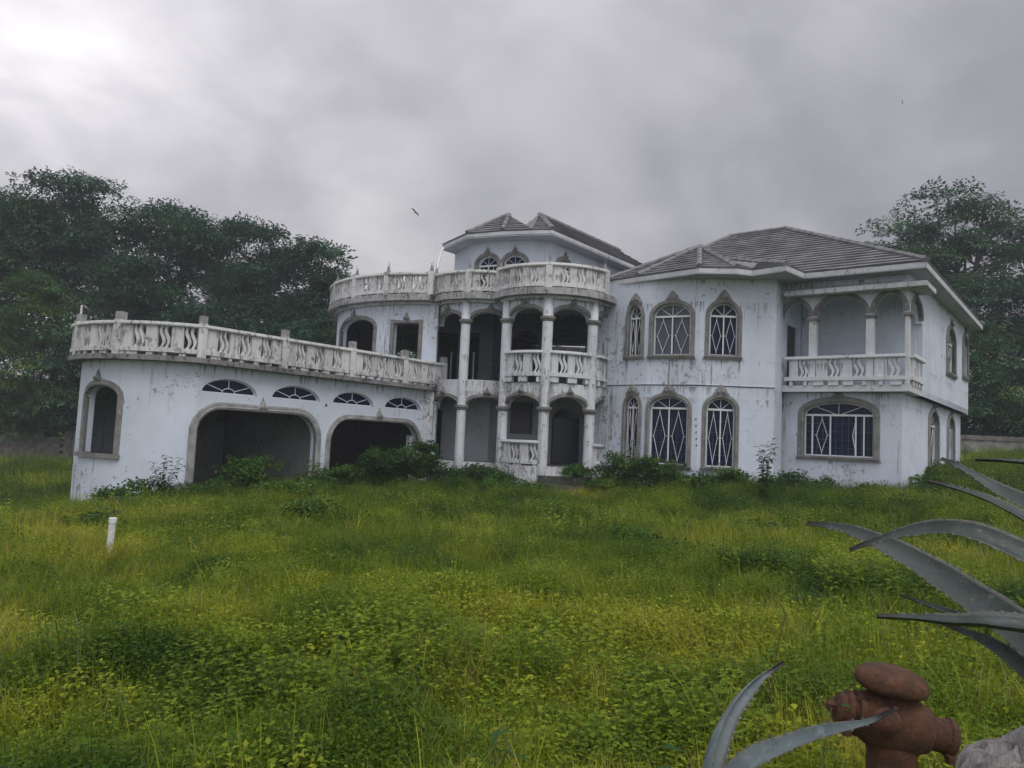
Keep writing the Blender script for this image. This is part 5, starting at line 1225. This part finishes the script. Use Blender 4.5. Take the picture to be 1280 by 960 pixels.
# ---- agaves
def cat_rom(P, n):
    P = [Vector(p) for p in P]; out = []
    for i in range(len(P) - 1):
        p0 = P[max(0, i - 1)]; p1 = P[i]; p2 = P[i + 1]; p3 = P[min(len(P) - 1, i + 2)]
        for k in range(n):
            t = k / n; out.append(.5 * ((2 * p1) + (p2 - p0) * t + (2 * p0 - 5 * p1 + 4 * p2 - p3) * t * t + (3 * p1 - p0 - 3 * p2 + p3) * t ** 3))
    out.append(P[-1]); return out
def agave_leaf(pts, wmax, parent, up=(0, -.6, .8), chan=.28, label=None, name='leaf', mat='agave', th=.008, wob=1.0, wpos=.65):
    """pts run from tip to base; toothed channelled leaf with a dark tip spine"""
    S = cat_rom(pts, 9); n = len(S); L = [0]
    for a, b_ in zip(S, S[1:]): L.append(L[-1] + (b_ - a).length)
    up0 = Vector(up); vs = []; col = []; K_ = 9; q = random.Random(int(wmax * 1e5) + n)
    ph = q.uniform(0, 6)
    for i, p in enumerate(S):
        t = (S[min(i + 1, n - 1)] - S[max(i - 1, 0)]).normalized(); sd = t.cross(up0).normalized(); nn = sd.cross(t).normalized()
        f = L[i] / L[-1]; w_ = wmax * (1 - math.exp(-f * 5.2)) * (1 - .25 * max(0, f - wpos) / (1 - wpos)); 
        if f < .05: w_ = wmax * .10 + wmax * f * 2.0 
        w_ = max(w_, .0012) * (1 + .03 * wob * math.sin(L[i] * 60 + ph))
        for k in range(K_):
            u_ = -1 + 2 * k / (K_ - 1); e = abs(u_)
            vs.append(p + sd * (w_ * u_) + nn * (chan * w_ * u_ * u_)); col.append((max(0, (e - .93) / .07) * (1 if f > .06 else 0), max(0, min(1, (.050 - L[i]) / .025)), 0, 1))
        for k in range(K_):
            u_ = 1 - 2 * k / (K_ - 1); thk = th * (1 - u_ * u_) * (.4 + min(1, f * 3)) + .0012
            vs.append(p + sd * (w_ * u_) + nn * (chan * w_ * u_ * u_ - thk)); col.append((0, max(0, min(1, (.050 - L[i]) / .025)), 0, 1))
    m_ = 2 * K_; fs = [(i * m_ + k, i * m_ + (k + 1) % m_, (i + 1) * m_ + (k + 1) % m_, (i + 1) * m_ + k) for i in range(n - 1) for k in range(m_)]
    fs += [tuple(range(m_))[::-1], tuple((n - 1) * m_ + k for k in range(m_))]
    # marginal teeth
    d_ = .05
    while d_ < L[-1] - .02:
        i = max(j for j in range(n) if L[j] <= d_); i = min(i, n - 2); 
        for edge in (0, K_ - 1):
            a = vs[i * m_ + edge]; b_ = vs[(i + 1) * m_ + edge]; c_ = vs[i * m_ + K_ // 2]; o = (a - c_).normalized(); k = len(vs); g = (b_ - a).normalized() * .0040
            md_ = a.lerp(b_, q.random())
            if (b_ - a).length > 0: vs += [md_ - g - o * .002, md_ + g - o * .002, md_ + o * q.uniform(.003, .0055) - g * .6]; col += [(1, 0, 0, 1)] * 2 + [(0, .8, 0, 1)]; fs.append((k, k + 1, k + 2))
        d_ += q.uniform(.012, .026)
    o = mesh_obj(name, vs, fs, M[mat], parent, True); ca = o.data.color_attributes.new('edge', 'FLOAT_COLOR', 'POINT')
    ca.data.foreach_set('color', [x for c in col for x in c])
    if label: o['label'] = label
    return o
ag = thing('agave', 'large blue grey agave whose toothed leaves reach in from the right photo edge', 'agave', (1.5, 1.5, g1(1.5, 1.5)))
cb_ = [(1.40, 1.48, -.95), (1.48, 1.5, -1.45)]
agave_leaf([(0.94, 1.55, 0.012), (0.97, 1.5, 0.012), (1.02, 1.47, 0.005), (1.10, 1.45, -0.03), (1.22, 1.45, -0.2), (1.30, 1.45, -0.5)] + cb_, .030, ag, (0, -.4, .9), .3, 'topmost narrow agave leaf pointing left')
agave_leaf([(1.01, 1.8, 0.012), (1.035, 1.75, -0.01), (1.08, 1.7, -0.05), (1.13, 1.62, -0.095), (1.22, 1.55, -0.2), (1.30, 1.5, -0.45)] + cb_, .046, ag, (-.2, -.75, .6), .2)
agave_leaf([(0.95, 1.75, -0.04), (1.0, 1.7, -0.055), (1.05, 1.65, -0.08), (1.11, 1.6, -0.13), (1.20, 1.55, -0.25), (1.30, 1.5, -0.5)] + cb_, .036, ag, (0, -.6, .8), .3)
agave_leaf([(0.72, 1.85, -0.157), (0.79, 1.8, -0.162), (0.86, 1.74, -0.19), (0.92, 1.68, -0.228), (0.98, 1.6, -0.28), (1.04, 1.5, -0.345), (1.12, 1.45, -0.45), (1.24, 1.45, -0.65)] + cb_, .053, ag, (-.25, -.85, .45), .22, 'widest agave leaf, running down to the right')
agave_leaf([(0.71, 1.6, -0.187), (0.76, 1.58, -0.16), (0.83, 1.55, -0.132), (0.88, 1.5, -0.124), (0.94, 1.46, -0.145), (1.02, 1.42, -0.195), (1.14, 1.4, -0.32), (1.28, 1.42, -0.6)] + cb_, .040, ag, (-.1, -.8, .5), .25, 'arching agave leaf bending down at its tip')
agave_leaf([(0.89, 1.75, -0.297), (0.93, 1.7, -0.308), (0.97, 1.65, -0.32), (1.05, 1.6, -0.34), (1.16, 1.55, -0.42), (1.28, 1.5, -0.6)] + cb_, .030, ag, (0, -.7, .7), .3)
agave_leaf([(0.72, 1.5, -0.298), (0.78, 1.48, -0.294), (0.84, 1.45, -0.292), (0.89, 1.42, -0.286), (0.98, 1.4, -0.300), (1.12, 1.4, -0.39), (1.25, 1.42, -0.6)] + cb_, .044, ag, (0, -.42, .9), .6, 'thin folded agave leaf seen edge-on')
agave_leaf([(0.93, 1.66, -0.335), (1.0, 1.6, -0.36), (1.05, 1.55, -0.405), (1.11, 1.5, -0.48), (1.2, 1.47, -0.62)] + cb_, .042, ag, (-.3, -.8, .4), .2)
ag2 = thing('agave', 'smaller agave with two pale upright leaves beside the hydrant at the bottom edge', 'agave', (.42, 1.3, g1(.42, 1.3)))
cb2 = [(.37, 1.28, -.95), (.42, 1.3, -1.5)]
agave_leaf([(0.525, 1.45, -0.378), (0.47, 1.42, -0.402), (0.42, 1.38, -0.43), (0.38, 1.34, -0.465), (0.352, 1.3, -0.505), (0.335, 1.27, -0.565), (0.335, 1.27, -0.66)] + cb2, .030, ag2, (.75, -.62, .25), .9, 'folded agave leaf curving up to the right', 'leaf', 'agave_pale')
agave_leaf([(0.582, 1.15, -0.358), (0.55, 1.17, -0.386), (0.5, 1.2, -0.412), (0.45, 1.22, -0.44), (0.39, 1.24, -0.482), (0.352, 1.26, -0.55), (0.34, 1.28, -0.65)] + cb2, .026, ag2, (-.3, -.7, .65), .3, 'flat agave leaf crossing in front of the hydrant', 'leaf', 'agave_pale')
# dried fibrous flower-stalk stump and withered leaf, bottom right corner
dl = thing('dead_agave_stump', 'grey fibrous dead agave stump at the bottom right corner below the hydrant', 'dead stump', (.97, 1.5, -1.5))
mb = MB(); q = random.Random(5); S = cat_rom([(.935, 1.52, -1.5), (.925, 1.5, -.9), (.935, 1.5, -.68), (.945, 1.5, -.575), (.96, 1.49, -.535), (.975, 1.48, -.525)], 6); vs = []; n = 26
for i, p in enumerate(S):
    f = i / (len(S) - 1); r = .062 * (1 - f ** 5 * .85) 
    for k in range(n):
        a = 6.2832 * k / n; rr = r * (1 + .16 * math.sin(k * 2.7 + i * .25) + .08 * math.sin(k * 5.1) + q.uniform(-.05, .05)); vs.append((p.x + rr * math.cos(a), p.y + rr * math.sin(a), p.z + q.uniform(-.004, .004) + (.012 * math.sin(k * 1.9) if f > .8 else 0)))
mb.add(vs, [(i * n + k, i * n + (k + 1) % n, (i + 1) * n + (k + 1) % n, (i + 1) * n + k) for i in range(len(S) - 1) for k in range(n)] + [tuple((len(S) - 1) * n + k for k in range(n))])
mb.obj('stump', M['fibre'], dl, True)
agave_leaf([(1.12, 1.42, -.455), (1.05, 1.44, -.475), (1.00, 1.46, -.50), (.97, 1.48, -.545), (.96, 1.5, -.62), (.95, 1.5, -.8)], .035, dl, (0, -.9, .4), -.5, None, 'dry_leaf', 'fibre', .006, 2)

# ---- birds
def bird(label, x, y, z, span, roll, yaw, pitch=0.0):
    root = thing('bird', label, 'bird', (x, y, z)); rt = Matrix.Translation((x, y, z)) @ Euler((pitch, roll, yaw)).to_matrix().to_4x4(); s = span / 2
    mb = MB(); mb.lathe([(.001, -.26), (.03, -.2), (.055, -.08), (.06, 0), (.045, .1), (.035, .15), (.03, .19), (.001, .24)], 10, (0, 0, 0), (0, 1, 0)); mb.v = [tuple(rt @ (Vector(v) * s * 1.3)) for v in mb.v]; mb.obj('body', M['bird'], root, True)
    for sg in (-1, 1):
        V_ = []; ol = [(0, .16, 0), (.35, .28, .10), (.7, .20, .06), (1.0, -.16, -.12), (.65, -.06, .04), (.35, -.14, .08), (0, -.18, 0)]
        for dz in (0, -.012): V_ += [rt @ (Vector((sg * a, b_, c_ + dz)) * s) for a, b_, c_ in ol]
        n = len(ol); fs = [tuple(range(n)), tuple(range(2 * n - 1, n - 1, -1))] + [(i, (i + 1) % n, n + (i + 1) % n, n + i) for i in range(n)]
        mesh_obj('wing', V_, fs, M['bird'], root)
    V_ = [rt @ (Vector(v) * s) for v in ((-.02, -.22, 0), (.02, -.22, 0), (.09, -.42, 0), (0, -.34, 0), (-.09, -.42, 0), (0, -.22, -.015))]; mesh_obj('tail', V_, [(0, 1, 2, 3, 4), (5, 1, 0), (5, 2, 1), (5, 3, 2), (5, 4, 3), (5, 0, 4)], M['bird'], root)
bird('small dark bird gliding in the sky above the bowed terrace', -3.9, 28, 8.39, .42, .75, .3, .95)
bird('tiny far bird high in the sky at right', 25.36, 50, 24.08, .35, 1.35, .1)


# ---- humid air: one closed box of thin haze round everything
mb = MB(); mb.box((-75, -12, -4.2), (75, 72, 26.5)); m_ = bpy.data.materials.new('humid_air'); m_.use_nodes = True; ntv = m_.node_tree
ntv.nodes.clear(); pv = ntv.nodes.new('ShaderNodeVolumePrincipled'); pv.inputs['Color'].default_value = (.86, .90, .97, 1); pv.inputs['Density'].default_value = .0012
vo = ntv.nodes.new('ShaderNodeOutputMaterial'); ntv.links.new(pv.outputs[0], vo.inputs['Volume'])
tag(mb.obj('haze', m_), kind='stuff')
